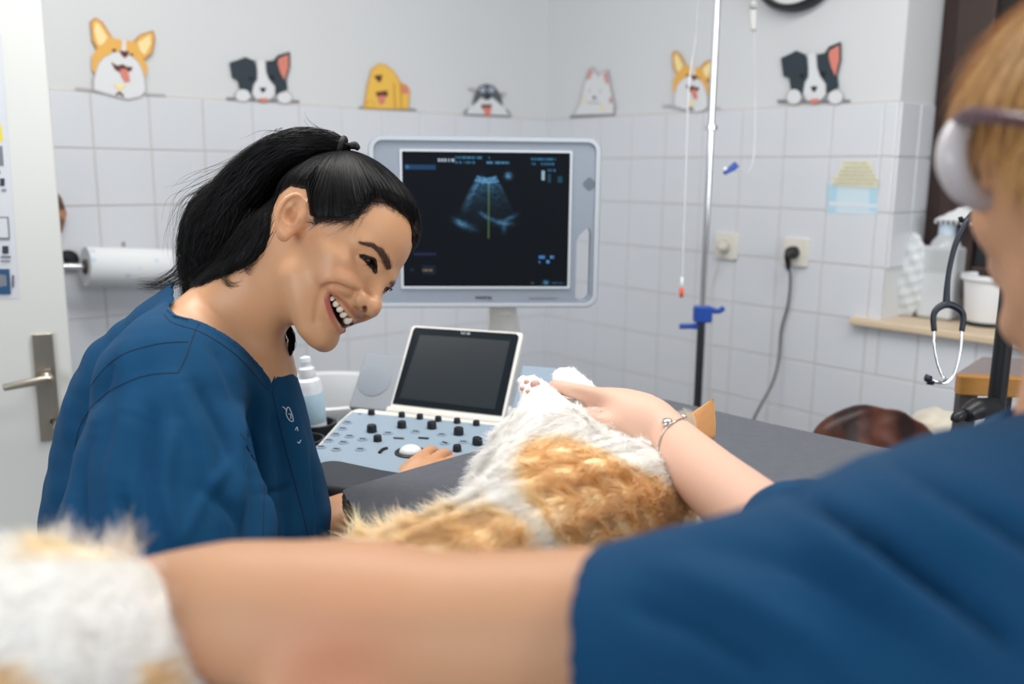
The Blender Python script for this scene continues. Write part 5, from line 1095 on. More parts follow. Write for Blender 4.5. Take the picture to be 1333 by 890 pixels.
def locks(n, seed, rmax=1.02, flare=.0, L=(0, 1), wd=.0011, fly=.0, kk=18):
    r = np.random.default_rng(seed); S_ = []; Nn = []; Cc = []; M = len(PTp)
    for _ in range(n):
        a = r.random()*2*np.pi; rad = rmax*(.72+.3*r.random()); t0 = L[0]+r.random()*.45*(L[1]-L[0]); t1 = min(L[1], t0+.35+.5*r.random()); tt = np.linspace(t0, t1, kk)*(M-1); i = np.clip(tt.astype(int), 0, M-2); f = (tt-i)[:, None]
        c = PTp[i]*(1-f)+PTp[i+1]*f; rr = np.interp(tt, np.arange(M), PTr)[:, None]; aa = a+.5*np.sin(tt*.25+r.random()*6)*.5; ph = r.random()*6
        pr = rad*(1+fly*np.linspace(0, 1, kk)**2*r.random()); off = (U_[i]*np.cos(aa)[:, None]+W_[i]*np.sin(aa)[:, None])*rr*pr[:, None]
        wob = (U_[i]*np.sin(tt*.55+ph)[:, None]+W_[i]*np.cos(tt*.5+ph*2)[:, None])*(.0018+.0075*r.random()*np.clip(tt/M, 0, 1)[:, None]); S_.append(c+off+wob); Nn.append((off/np.linalg.norm(off, axis=1)[:, None]).mean(0)); Cc.append(hk_*(.5+1.2*r.random()))
    return ribbons('ponytail_strands', np.array(S_), np.array(Nn), np.full(n, wd), hairm, pony, np.repeat(np.array(Cc)[:, None], kk, 1))
locks(7000, 3); locks(260, 5, 1.08, fly=.5, L=(.3, 1), wd=.0006)
# loose ends, flyaways and the lock that falls below the chin
def strands(name, specs, parent, wd=.0006, col=None):
    S_ = []; Nn = []; K = 20
    r = np.random.default_rng(21)
    for pts, n, sp0, sp1 in specs:
        base = np.array(smooth_path([at(*p) for p in pts], 8)); tt = np.linspace(0, len(base)-1, K); i = np.clip(tt.astype(int), 0, len(base)-2); f = (tt-i)[:, None]; B = base[i]*(1-f)+base[i+1]*f
        for _ in range(n):
            o = r.normal(0, 1, 3); o2 = r.normal(0, 1, 3); s = np.linspace(0, 1, K)[:, None]; S_.append(B+o*sp0*(1-s)+o2*sp1*s+.0012*np.sin(s*9+r.random()*6)*r.normal(0, 1, 3)); Nn.append(-FW+r.normal(0, .3, 3))
    P = np.array(S_); return ribbons(name, P, np.array(Nn), np.full(len(P), wd), hairm, parent, np.tile(hk_ if col is None else col, (len(P), K, 1)))
dd_ = d0+.05
strands('loose_hair', [([(330, 225, dd_), (270, 250, dd_), (243, 285, dd_), (236, 330, dd_), (243, 384, dd_)], 260, .006, .005), ([(320, 250, dd_), (262, 275, dd_), (244, 320, dd_), (250, 385, dd_)], 260, .008, .006),
  ([(290, 270, dd_), (255, 300, dd_), (238, 345, dd_), (205, 368, dd_), (183, 370, dd_)], 60, .006, .005), ([(270, 300, dd_), (250, 350, dd_), (222, 372, dd_), (190, 374, dd_)], 50, .005, .004),
  ([(300, 240, dd_), (246, 255, dd_), (222, 285, dd_), (219, 318, dd_)], 7, .004, .008), ([(330, 215, dd_), (262, 238, dd_), (232, 262, dd_), (228, 300, dd_)], 9, .006, .01), ([(350, 200, dd_), (300, 215, dd_), (262, 232, dd_), (240, 250, dd_)], 9, .006, .012),
  ([(420, 172, d0), (405, 163, d0), (396, 152, d0)], 3, .003, .004), ([(370, 174, d0), (345, 182, d0), (322, 205, d0)], 12, .005, .008)], pony)
strands('nape_curls', [([(352, 290, d0-.02), (340, 318, d0-.02), (318, 342, d0-.02), (285, 360, d0-.0), (250, 383, d0+.03)], 300, .008, .007), ([(335, 290, d0-.01), (310, 320, d0-.01), (280, 350, d0+.01), (243, 384, d0+.03)], 300, .010, .007), ([(322, 318, d0-.01), (303, 338, d0-.02), (291, 356, d0-.02), (297, 370, d0-.02), (313, 368, d0-.02), (322, 356, d0-.02)], 26, .004, .0025), ([(330, 310, d0-.01), (316, 335, d0-.03), (322, 352, d0-.03), (330, 345, d0-.03)], 22, .004, .003),
  ([(345, 300, d0-.03), (334, 320, d0-.03), (325, 333, d0-.03)], 60, .006, .004), ([(340, 322, d0-.03), (330, 338, d0-.03), (310, 350, d0-.03)], 40, .005, .004)], hair, .0005)
dk2 = 1.20
strands('front_lock', [([(372, 425, dk2), (380, 440, dk2), (377, 457, dk2), (367, 472, dk2), (354, 481, dk2), (345, 478, dk2)], 240, .0024, .0018), ([(362, 425, dk2), (372, 440, dk2), (366, 458, dk2), (352, 478, dk2)], 36, .005, .004), ([(355, 430, dk2), (362, 448, dk2), (350, 474, dk2)], 30, .006, .004)], hair, .0007)
tb_ = frame(tie, UP, RT); a_ = [tie+.0105*(np.cos(t)*np.cross(T_[1], FW)+np.sin(t)*FW)+T_[1]*.004 for t in np.linspace(0, 2*np.pi, 14, endpoint=False)]
tube('hair_tie', a_, .0042, lash, woman, 10, 3, closed=True)
tube('hair_tie_knot', [at(455, 190, d0-.006), at(462, 189.5, d0-.006), at(467, 194, d0-.006)], [.004, .0052, .003], lash, woman, 8)
# wisps over the temple and forehead
hsel = [(455, 287, 8), (470, 277, 8), (487, 264, 8), (510, 270, 8), (532, 287, 6), (537, 297, 3)]
hairs_on(headtree, hsel, 500, -.8, .016, .00035, 'hairline_wisps', hairm, hair, srgb(40, 32, 32), lift=.001, k=5, jit=.9, seed=8)
hairs_on(headtree, [(410, 289, 4), (430, 287, 5), (450, 287, 6)], 160, -.4, .016, .00035, 'hairline_wisps', hairm, hair, srgb(40, 32, 32), lift=.001, k=5, jit=.9, seed=9)

# ---------------------------------------------------------------- scrub top
def scrub_mat(name, c, dark):
    return mat(name, c, .78, noise=.05, nscale=14, bump=.25, bscale=1500, spec=.18, sheen=.03)
blue = scrub_mat('scrub_blue', srgb(10, 66, 104), None)
F4 = Field((-.66, .74, .66), (-.10, 1.52, 1.22), .0042)
def W(px, py, d, r): return at(px, py, d*WS), r*WS
def ch(L, k=.03, kk=4): P = [W(*l) for l in L]; F4.chain([p for p, _ in P], [r for _, r in P], k, 'u', kk)
ch([(290, 515, 1.12, .085), (285, 600, 1.13, .115), (278, 700, 1.13, .145), (272, 850, 1.13, .16)], .05)
ch([(303, 540, 1.12, .064), (318, 620, 1.15, .074), (332, 720, 1.15, .088), (338, 850, 1.15, .10)], .04)
ch([(222, 500, .99, .058), (290, 490, 1.10, .062), (330, 508, 1.25, .042)], .05)
ch([(268, 425, 1.10, .045), (235, 455, 1.03, .050), (215, 500, .99, .064)], .045)
ch([(262, 420, 1.13, .043), (300, 440, 1.22, .045), (325, 503, 1.26, .042)], .04)
ch([(235, 425, 1.12, .032), (180, 500, 1.12, .07), (165, 600, 1.12, .085), (170, 760, 1.12, .11)], .06)
ch([(218, 508, .985, .066), (218, 560, .965, .078), (218, 640, .95, .094), (212, 730, .93, .108), (208, 800, .92, .112)], .022)
ch([(336, 508, 1.25, .036), (344, 565, 1.27, .042), (366, 650, 1.27, .044), (388, 740, 1.27, .046)], .03)
V, Q = F4.mesh(); V = relax(V, Q, 4); N = vnormals(V, Q)
neckl = [(227, 391), (221, 396), (221, 404), (227, 411.5), (240, 416), (258, 421), (275, 428.5), (291, 437.5), (310, 451), (325, 466), (337, 479), (346, 491), (351, 503), (355, 496), (357, 484), (358, 465)]
cut = neckl+[(420, 440), (420, 300), (227, 300)]
V = folds(V, N, [([(330, 520), (322, 580), (327, 640), (326, 720)], 9, -0.0174), ([(318, 520), (308, 600), (306, 700)], 16, 0.0101), ([(200, 540), (190, 620), (188, 720)], 10, -0.0087), ([(170, 540), (150, 620), (150, 720)], 13, 0.0087), ([(232, 500), (262, 580), (285, 700)], 12, 0.0087), ([(255, 500), (285, 560), (302, 620)], 9, -0.0072),
  ([(120, 560), (105, 640), (112, 720)], 9, -0.0087), ([(225, 560), (215, 640), (235, 720)], 10, 0.0072), ([(130, 520), (112, 580), (96, 660)], 8, 0.0072), ([(352, 540), (368, 610), (372, 720)], 9, -0.0116), ([(345, 560), (350, 640), (345, 720)], 12, 0.0101), ([(372, 520), (392, 600), (405, 710)], 9, 0.0087), ([(395, 590), (408, 650), (414, 720)], 6, -0.0072),
  ([(300, 450), (330, 500), (352, 560)], 9, 0.0058), ([(280, 455), (300, 500), (318, 560)], 8, -0.0058), ([(150, 470), (130, 520), (110, 580)], 7, -0.0058), ([(340, 645), (356, 640), (378, 633)], 4, -0.0072), ([(262, 640), (300, 670), (318, 715)], 9, -0.0072), ([(160, 640), (170, 690), (200, 720)], 9, -0.0072), ([(300, 600), (270, 640), (240, 700)], 8, 0.0043)])
wob = .0016*np.sin(V[:, 0]*55+2*np.sin(V[:, 2]*31))*np.sin(V[:, 2]*26+V[:, 1]*40)+.0008*np.sin(V[:, 0]*140+V[:, 2]*60); V = V+N*wob[:, None]
P_ = proj(V); N = vnormals(V, Q); fc = ((V-CAM)*N).sum(1) < 0; vin = pip(P_, cut) & (V[:, 2] > at(350, 520, 1.2)[2])
dist, par, _ = segdist(P_, neckl); snap = (dist < 3.2) & fc
A_n = np.array(neckl); bestq = P_.copy(); bd = np.full(len(V), 1e9)
for i in range(len(A_n)-1):
    D = A_n[i+1]-A_n[i]; t = np.clip(((P_-A_n[i])@D)/(D@D), 0, 1); q = A_n[i]+t[:, None]*D; dd2 = np.hypot(*(P_-q).T); mk = dd2 < bd; bd[mk] = dd2[mk]; bestq[mk] = q[mk]
dp_ = (V-CAM)@FW; mv = bestq-P_; V = V+np.where(snap[:, None], (RT[None]*mv[:, :1]-UP[None]*mv[:, 1:])*dp_[:, None]/FPX, 0)
vin2 = vin & ~snap
keep = ~(vin2[Q].any(1)); keep &= ~((V[Q].mean(1)[:, 2] < .70)); Qk = Q[keep]; us_v = np.unique(Qk); mp = -np.ones(len(V), int); mp[us_v] = np.arange(len(us_v))
scrub = npmesh('scrub_top', V[us_v], mp[Qk], blue, woman); sd = scrub.modifiers.new('thickness', 'SOLIDIFY'); sd.thickness = .0022; sd.offset = 1
stree = bvh(V, Q)
def drape(name, pts, r, mt, parent, lift=.0018, kk=10, n=6):
    out = []
    for p in smooth_path([np.array(p, float) for p in pts], kk):
        h, no = hit(stree, *p)
        if h is not None: out.append(h+no*lift)
    if len(out) > 2:
        V_, F_ = tube_vf(out, r, n); return mesh(name, V_, F_, mt, parent, True)
seamm = mat('seam_dark', srgb(5, 36, 60), .8); hemm = mat('hem_blue', srgb(11, 69, 108), .78)
off = lambda L, d: [(x+d*.45, y+d) for x, y in L]
drape('collar', [(219, 404), (226, 411.5), (240, 416), (258, 421), (275, 428.5), (291, 437.5), (310, 451), (325, 466), (337, 479), (347, 492), (351, 501)], .0022, hemm, scrub, .0015)
for L in ([(214, 411), (222, 421), (238, 427), (252, 431), (268, 438), (285, 448), (303, 461), (320, 477), (333, 492), (345, 508)], [(258, 421), (250, 440), (241, 466), (231, 487)], [(231, 487), (205, 487.5), (180, 493), (148, 508), (121, 531), (104, 560), (97, 600)], [(244, 446.5), (222, 447), (201, 450), (167, 460), (141, 477), (118, 506)], [(312, 565), (326, 592), (338, 615), (342, 640), (341, 700)], [(351, 503), (360, 540), (376, 600), (396, 680), (402, 715)]):
    drape('seam', L, .0008, seamm, scrub, .0021)
whp = mat('print_white', srgb(208, 218, 226), .7)
for L in ([(371, 536), (373, 530), (376, 533), (379, 541), (380, 548), (376, 547), (372, 541), (371, 536)], [(374, 538), (377, 540), (377, 545)], [(366, 529), (370, 532), (372, 536)], [(383, 560), (385, 556), (386, 561)], [(385, 566), (389, 559)], [(383, 553), (384.5, 556)], [(387, 571), (391, 568)], [(386, 575), (388, 577), (390, 573)], [(389, 581), (393, 578)], [(392, 571), (394, 576)], [(381, 549), (385, 549)], [(386, 552), (388, 556)], [(391, 583), (394, 588)], [(379, 556), (380.5, 561)], [(381, 564), (382.5, 569)], [(383, 572), (384, 578)], [(384.5, 581), (386, 588)], [(388, 590), (392, 589)]):
    drape('print', L, .0007, whp, scrub, .0024, 6)

# trousers, shoes and the stool under her, all below the frame
hip = np.array([-.42, 1.26, .64]); trw = mat('trousers_navy', srgb(12, 52, 84), .8)
for s in (-1, 1):
    tube('trouser_leg', [hip+np.array([.0, s*.09, .02]), hip+np.array([.22, s*.10-.03, .0]), hip+np.array([.36, s*.10-.05, -.05]), hip+np.array([.36, s*.10-.05, -.32]), hip+np.array([.33, s*.10-.05, -.56])], [.105, .085, .068, .055, .058], trw, woman, 18)
    bm = bmesh.new(); sph(bm, hip+np.array([.38, s*.10-.05, -.60]), .045, 18, (2.0, .95, .75)); bmobj('shoe', bm, white, woman, smooth=True)
sk_ = empty('stool', hip*np.array([1, 1, 0]), 'round black stool that the laughing woman sits on', 'stool'); hb_ = hip*np.array([1, 1, 0])
lathe('seat', [(.02, .47), (.17, .475), (.18, .50), (.175, .535), (.15, .545), (.001, .545)], black, sk_, hb_, (0, 0, 1), 36)
lathe('column', [(.028, .06), (.028, .30), (.018, .30), (.018, .475)], chrome, sk_, hb_, (0, 0, 1), 20)
for i in range(5):
    a = i*2*math.pi/5+.3; e = np.array([math.cos(a), math.sin(a), 0]); tube('foot', [hb_+Z3*.08, hb_+e*.12+Z3*.07, hb_+e*.25+Z3*.055], .014, black, sk_, 8)
    bm = bmesh.new(); q = hb_+e*.25+Z3*.026; t_ = np.array([-e[1], e[0], 0]); cyl(bm, q-t_*.010, q+t_*.010, .026, n=16); bmobj('caster', bm, black, sk_)
# ================================================================ the cat on the table
cat_ = empty('cat', onz(760, 700, ZT), 'fluffy white and orange cat lying on its back on the dark table', 'cat')
ZB = ZT+.0005
def lift(px, py, h): return onz(px, py, ZT+h)          # the point over the table at height h seen at this pixel
FC = Field((-.62, .22, ZT-.01), (.46, 1.50, ZT+.26), .0055)
def cc(L, k=.03, kk=4): FC.chain([lift(a, b, h) for a, b, h, _ in L], [r for *_, r in L], k, 'u', kk)
# trunk: head end at the right, rump towards the lower left
cc([(888, 606, .040, .036), (850, 655, .055, .055), (780, 672, .066, .066), (700, 702, .068, .070), (600, 772, .062, .064), (480, 820, .06, .060), (300, 880, .065, .06)], .04)
cc([(805, 640, .070, .052), (760, 610, .085, .052), (720, 600, .10, .050)], .05)                # raised belly
cc([(728, 574, .105, .040), (700, 590, .10, .045), (676, 645, .08, .050)], .05)
cc([(724, 566, .13, .034), (708, 534, .150, .026), (698, 514, .158, .019), (691, 505, .162, .016)], .02)   # hind leg held up
cc([(790, 575, .11, .030), (768, 530, .145, .022), (744, 499, .168, .017), (734, 493, .170, .015)], .02)
for a, b in ((681, 496), (689, 489), (698, 490), (684, 507)): FC.ell(lift(a, b, .165), (.0095, .0095, .0095), None, .005)
for a, b in ((726, 489), (734, 487), (743, 488), (751, 491)): FC.ell(lift(a, b, .170), (.0085,)*3, None, .005)
cc([(560, 765, .06, .05), (520, 745, .045, .036), (470, 725, .03, .022)], .03)                       # tail base
cc([(300, 900, .10, .045), (185, 885, .14, .040), (135, 862, .15, .046), (40, 858, .17, .050), (-80, 862, .17, .055)], .04)          # near hind leg and rump
cc([(140, 822, .17, .032), (60, 806, .18, .034), (-40, 806, .19, .035)], .03)
V, Q = FC.mesh(); V, Q = biggest(V, Q); V = relax(V, Q, 3); V[:, 2] = np.maximum(V[:, 2], ZB)
ORA = np.array(srgb(250, 225, 182)); ORD = np.array(srgb(244, 210, 156)); WHI = np.array(srgb(255, 253, 250)); BUF = np.array(srgb(252, 238, 214))
def catcol(P, noise):
    """coat colours as patches on the body: position along the table"""
    p = proj(P)+noise; z = P[:, 2]-ZT; c = np.tile(WHI, (len(P), 1))
    def patch(poly, col, soft=9):
        m = pip(p, poly); d, _, _ = segdist(p, poly+[poly[0]]); w = np.where(m, 1, np.clip(1-d/soft, 0, 1))[:, None]; c[:] = c*(1-w)+np.array(col)*w
    patch([(682, 590), (700, 575), (740, 573), (778, 588), (815, 608), (862, 630), (912, 662), (900, 700), (840, 730), (760, 735), (735, 700), (700, 655), (684, 615)], ORA)
    patch([(740, 620), (800, 615), (850, 640), (880, 665), (840, 690), (770, 690)], ORD*.5+ORA*.5, 25)
    patch([(452, 700), (520, 678), (600, 665), (655, 668), (692, 690), (705, 740), (600, 800), (450, 800)], ORA*.55+BUF*.45, 14)
    patch([(600, 690), (680, 685), (700, 730), (620, 745)], ORA, 16)
    patch([(30, 640), (190, 640), (200, 722), (40, 722)], BUF, 10)
    patch([(-80, 868), (-80, 1000), (60, 1000), (60, 905), (30, 872)], ORA, 14); patch([(200, 872), (240, 860), (260, 1000), (190, 1000)], ORA, 12)
    patch([(870, 535), (895, 500), (960, 500), (960, 640), (900, 600)], ORA, 4)
    return c
skinfur = mat('cat_coat', (1, 1, 1), .8, vcol='Col', spec=.15, sheen=.2)
Nn_ = vnormals(V, Q); Cb = catcol(V, 0); pad = srgb(206, 140, 130)
for q, r_p in ((lift(683, 500, .168), .0075), (lift(697, 501, .172), .0085)): pass
npmesh('body', V, Q, skinfur, cat_, Cb)
furm = mat('fur', (1, 1, 1), .75, vcol='Col', spec=.1)
fnt = furm.node_tree; tb2 = fnt.nodes.new('ShaderNodeBsdfTranslucent'); mxs = fnt.nodes.new('ShaderNodeMixShader'); mxs.inputs[0].default_value = .6
fnt.links.new(fnt.nodes['Principled BSDF'].inputs['Base Color'].links[0].from_socket, tb2.inputs[0]); fnt.links.new(fnt.nodes['Principled BSDF'].outputs[0], mxs.inputs[1]); fnt.links.new(tb2.outputs[0], mxs.inputs[2]); fnt.links.new(mxs.outputs[0], fnt.nodes['Material Output'].inputs[0])
bm = bmesh.new(); 
padm = mat('paw_pad', srgb(206, 160, 148), .6)
ctree2 = bvh(V, Q)
for q, r_p in (((697, 501), .0062), ((686, 498), .0036), ((681, 506), .0032), ((688, 510), .0032)):
    h, no = hit(ctree2, *q)
    if h is not None: bm = bmesh.new(); sph(bm, h+no*.001, r_p, 14, (1, 1, .8)); bmobj('paw_pad', bm, padm, cat_, smooth=True)
# ear shells: thin, cupped, pinker inside
def ear_shell(tip, b0, b1, mt, name):
    nE = np.cross(b1-b0, tip-b0); nE /= np.linalg.norm(nE); Vv = []; n = 10; m = 12
    for i in range(n):
        t = i/(n-1)
        for j in range(m):
            s = j/(m-1); a = b0*(1-s)+b1*s; w = 1-t**1.25; c = (b0+b1)/2*(1-t)+tip*t; p = c+(a-(b0+b1)/2)*w; p = p-nE*.010*math.sin(math.pi*s)*(1-t)*-1; Vv.append(p)
    Fv = [(i*m+j, i*m+j+1, (i+1)*m+j+1, (i+1)*m+j) for i in range(n-1) for j in range(m-1)]
    o = mesh(name, Vv, Fv, mt, cat_, True); q = o.modifiers.new('t', 'SOLIDIFY'); q.thickness = .0022; return o
earm = mat('ear_orange', srgb(226, 166, 108), .7, sss=.2, noise=.08, nscale=200)
ear_shell(at(929, 518, 1.235), at(876, 558, 1.24), at(930, 572, 1.25), earm, 'ear')
# fur
rf_ = np.random.default_rng(5)
tri = np.concatenate([Q[:, [0, 1, 2]], Q[:, [0, 2, 3]]]); ar = np.linalg.norm(np.cross(V[tri[:, 1]]-V[tri[:, 0]], V[tri[:, 2]]-V[tri[:, 0]]), axis=1); cen = V[tri].mean(1)
pc = proj(cen); fcn = ((V[tri[:, 0]]-CAM)*Nn_[tri[:, 0]]).sum(1) < .25*np.linalg.norm(V[tri[:, 0]]-CAM, axis=1); vis = (pc[:, 0] > -160) & (pc[:, 0] < 1000) & (cen[:, 2] > ZT+.004); wgt = ar*np.where(fcn & vis, 1.0, .12); wgt /= wgt.sum()
NS = 90000; ti = rf_.choice(len(tri), NS, p=wgt); b1 = rf_.random((NS, 1)); b2 = rf_.random((NS, 1)); fl = b1+b2 > 1; b1 = np.where(fl, 1-b1, b1); b2 = np.where(fl, 1-b2, b2)
T3 = tri[ti]; P0 = V[T3[:, 0]]*(1-b1-b2)+V[T3[:, 1]]*b1+V[T3[:, 2]]*b2; N0 = Nn_[T3[:, 0]]
dirx = np.array([-.62, -.55, .10]); lay = dirx-N0*(N0@dirx)[:, None]; lay /= np.linalg.norm(lay, axis=1)[:, None]+1e-9
def sn(P, f, ph): return np.sin(P[:, 0]*f+ph)*np.sin(P[:, 1]*f*1.13+ph*2)*np.sin(P[:, 2]*f*.9+ph*3)
cl_ = np.stack([sn(P0, 95, 1)+.7*sn(P0, 210, 4), sn(P0, 105, 2)+.7*sn(P0, 190, 5), sn(P0, 88, 3)+.7*sn(P0, 230, 6)], 1)
pp0 = proj(P0); Lf = np.full(NS, .022); paw = (pp0[:, 1] < 530) & (pp0[:, 0] < 800); Lf[paw] = .006; Lf[(pp0[:, 0] > 650) & (pp0[:, 0] < 900) & (pp0[:, 1] < 600) & ~paw] = .015; Lf[pp0[:, 0] > 895] = .009; Lf[(pp0[:, 0] < 640)] = .030; Lf[pp0[:, 0] < 260] = .012
Lf *= .6+.7*rf_.random(NS); cw_ = np.where(catcol(P0, 0)[:, 2] < .7, .62, .30)[:, None]; outw = np.where(paw, .25, .36)[:, None]; edge_l = ((pp0[:, 0] < 660) & (pp0[:, 1] < 712) & (pp0[:, 1] > 600))
D0 = N0*outw+lay*.85+cl_*cw_+rf_.normal(0, .12, (NS, 3)); D0 /= np.linalg.norm(D0, axis=1)[:, None]; D1 = D0*.6+lay*.6+cl_*cw_; D1[:, 2] -= .10; D1 /= np.linalg.norm(D1, axis=1)[:, None]
K = 5; tt = np.linspace(0, 1, K)[None, :, None]; PS = P0[:, None]+(D0[:, None]*(tt-tt**2*.5)+D1[:, None]*(tt**2*.5))*Lf[:, None, None]; PS[..., 2] = np.maximum(PS[..., 2], ZT+.001)
cf = catcol(P0, rf_.normal(0, 4, (NS, 2)))*(.93+.12*rf_.random((NS, 1)))*(1+.05*cl_[:, :1]); cf = np.where((cf[:, 2] < .7)[:, None], cf*(1+.12*cl_[:, 1:2]), cf); cf = np.clip(cf, 0, .99)
colf = cf[:, None]*np.linspace(.95, 1.04, K)[None, :, None]; colf = colf+(BUF[None, None]-colf)*np.where((cf[:, 2] < .6)[:, None, None], np.linspace(0, .35, K)[None, :, None], 0)
ribbons('fur', PS, (N0+.15*cl_), np.where(paw, .0006, .0011)*(.7+.6*rf_.random(NS)), furm, cat_, np.clip(colf, 0, .99))
# long wisps that stand off the rump and the tail over the table
def tufts(L, n, seed, wd=.0008):
    r = np.random.default_rng(seed); S_ = []; Nn = []; Cc = []; K = 8
    for a, b, d, sp, sd in L:
        base = np.array(smooth_path([a, (a+b)/2+d, b], 5)); tt = np.linspace(0, len(base)-1, K); i = np.clip(tt.astype(int), 0, len(base)-2); f = (tt-i)[:, None]; B = base[i]*(1-f)+base[i+1]*f
        for _ in range(n): s = np.linspace(0, 1, K)[:, None]; S_.append(B+r.normal(0, sp, 3)*(1-s*.6)+r.normal(0, sd, 3)*s); Nn.append(-FW+r.normal(0, .4, 3)); Cc.append((WHI if r.random() < .65 else BUF)*(.9+.1*r.random()))
    P = np.array(S_); ribbons('wispy_fur', P, np.array(Nn), np.full(len(P), wd), furm, cat_, np.repeat(np.array(Cc)[:, None], K, 1))
tl = []; rt_ = np.random.default_rng(9)
for i in range(44):
    t = rt_.random(); ax0 = np.array([475+t*205, 712-t*92]); a = lift(ax0[0], ax0[1]+18+rt_.random()*18, .035+.03*t); b = lift(ax0[0]-14-rt_.random()*22, ax0[1]+6-rt_.random()*24, .035+.035*t+.01*rt_.random()); tl.append((a, b, UP*.004+RT*rt_.normal(0, .004), .0035, .004))
for i in range(26):
    t = rt_.random(); a = lift(25+150*t, 745, .175); b = lift(25+150*t+rt_.normal(0, 10), 716-rt_.random()*42, .19); tl.append((a, b, RT*rt_.normal(0, .003), .004, .004))
for i in range(10):
    t = rt_.random(); a = at(896+8*t, 556, 1.235); b = at(882+18*t+rt_.normal(0, 4), 531+8*rt_.random(), 1.235); tl.append((a, b, RT*.002, .002, .002))
tufts(tl, 26, 3, .0007)

# ================================================================ the assistant holding the cat
asst = empty('person', (.44, .16, 0), 'assistant in a blue scrub top and glasses, seen from behind, holding the cat', 'person')
as_skin = mat('assistant_skin', (1, 1, 1), .5, vcol='Col', sss=.10, sssc=.005, spec=.4, bump=.08, bscale=700)
FB = Field((-.46, .02, .84), (.74, 1.36, 1.56), .0046)
# left arm across the foreground: shoulder, elbow, wrist under the white fur
FB.chain([at(1150, 800, .44), at(960, 820, .455), at(760, 828, .475), at(600, 826, .49), at(470, 824, .50)], [.052, .048, .046, .044, .045], .02)
FB.chain([at(480, 822, .50), at(400, 812, .505), at(300, 800, .52), at(210, 795, .55), at(120, 800, .59)], [.045, .046, .042, .034, .027], .02)
FB.ell(at(445, 868, .475), (.030, .022, .022), None, .02); FB.ell(at(415, 905, .462), (.03, .02, .02), None, .02); FB.ell(at(432, 905, .440), (.016, .010, .008), None, .03, 's')
FD = FB
FB.chain([at(1150, 805, .45), at(1250, 790, .49), at(1350, 720, .56), np.array([.46, .46, 1.12]), at(1320, 715, .64), at(1130, 725, .72)], [.040, .042, .045, .055, .045, .040], .03)
# right forearm: sleeve to wrist to hand closed round the hind legs
FD.chain([at(1130, 725, .72), at(1018, 694, .80), at(955, 650, .88), at(900, 602, .97), at(862, 562, 1.03), at(838, 547, 1.045)], [.034, .037, .036, .0335, .0275, .026], .02)
hw = at(842, 549, 1.04); kn = at(778, 527, 1.075)
FD.chain([hw, at(812, 536, 1.06), kn], [.026, .028, .021], .02); FD.chain([at(835, 560, 1.03), at(805, 556, 1.05), at(784, 545, 1.065)], [.020, .021, .016], .02)
FD.chain([at(805, 527, 1.06), at(778, 516, 1.055), at(750, 509, 1.05), at(734, 505, 1.055), at(721, 502, 1.07)], [.0155, .0115, .0098, .0090, .0078], .008)       # index, lying over the legs
FD.chain([at(790, 526, 1.09), at(762, 516, 1.125), at(740, 516, 1.140), at(726, 522, 1.13)], [.013, .0105, .0095, .0082], .005)
FD.chain([at(788, 534, 1.09), at(764, 530, 1.120), at(744, 531, 1.130), at(734, 537, 1.12)], [.013, .0100, .0092, .0078], .005)
FD.chain([at(790, 543, 1.08), at(768, 541, 1.105), at(752, 543, 1.115), at(745, 549, 1.105)], [.012, .0092, .0082, .0070], .005)
FD.chain([at(818, 552, 1.045), at(795, 556, 1.035), at(776, 549, 1.035), at(763, 538, 1.045)], [.017, .0130, .0110, .0085], .010)         # thumb
# neck and head, turned away to the left
hcx = at(1476, 236, .56)
def Hd(x, y, z): return hcx+AR @ (np.array([x, y, z])/100.)
AR = Rot(116, 14, 4)
FE = FB
def ae(c, r, k, mode='u'): FE.ell(Hd(*c), np.array(r)/100., AR, k/100., mode)
def ac(p, q, r1, r2, k, mode='u'): FE.cone(Hd(*p), Hd(*q), r1/100., r2/100., k/100., mode)
ae((-1.2, 0, 4.4), (9.0, 7.3, 8.0), 1); ae((2.6, 0, 5.2), (6.2, 6.3, 6.2), 2); ae((3.4, 0, 0), (5.2, 6.2, 6.8), 2); ae((3.6, 0, -4), (4.6, 5.0, 4.6), 2)
for s in (-1, 1):
    ac((1.2, s*5.3, -4.6), (6.0, s*2.0, -8.0), 1.4, 1.4, 2.2); ae((6.0, s*3.9, -1.4), (2.0, 1.9, 2.0), 1.6); ae((7.1, s*3.1, 2.3), (1.5, 1.6, 1.0), 1.1, 's'); ac((8.1, s*1.2, 3.9), (6.6, s*4.6, 4.0), .75, .6, 1.4); ae((6.6, s*3.1, 2.4), (1.3, 1.35, 1.2), .5); ae((9.0, s*1.2, -1.05), (.95, .62, .68), .5)
    ae((-.6, s*7.4, 0), (1.6, .6, 3.0), .5); ae((-.3, s*7.9, .2), (.8, .4, 1.4), .2, 's')
ac((7.4, -.7, -8.4), (7.4, .7, -8.4), 1.5, 1.5, 1.6); ac((8.1, 0, 3.3), (10.2, 0, -.7), .65, .8, 1.3); ae((6.4, 0, -3.8), (2.8, 2.8, 2.4), 1.5)
ac((8.6, -1.8, -4.0), (8.6, 1.8, -4.0), .5, .5, .4); ac((8.5, -1.6, -5.0), (8.5, 1.6, -5.0), .55, .55, .4); ac((9.3, -2.0, -4.5), (9.3, 2.0, -4.5), .22, .22, .3, 's')
FE.cone(Hd(-2.5, 0, -4), at(1480, 560, .56), .056, .062, .03)
FE.chain([at(1480, 560, .56), np.array([.46, .46, 1.12])], [.058, .06], .03)
HVa, HQa = FB.mesh(); HVa, HQa = biggest(HVa, HQa); HVa = relax(HVa, HQa, 2); Va = HVa; Ca = np.tile(np.array(srgb(200, 151, 117)), (len(Va), 1)); w_ = np.clip((((Va-CAM)@FW)-.62)/.2, 0, 1)[:, None]; Ca = Ca*(1-w_)+np.array(srgb(222, 180, 158))*w_
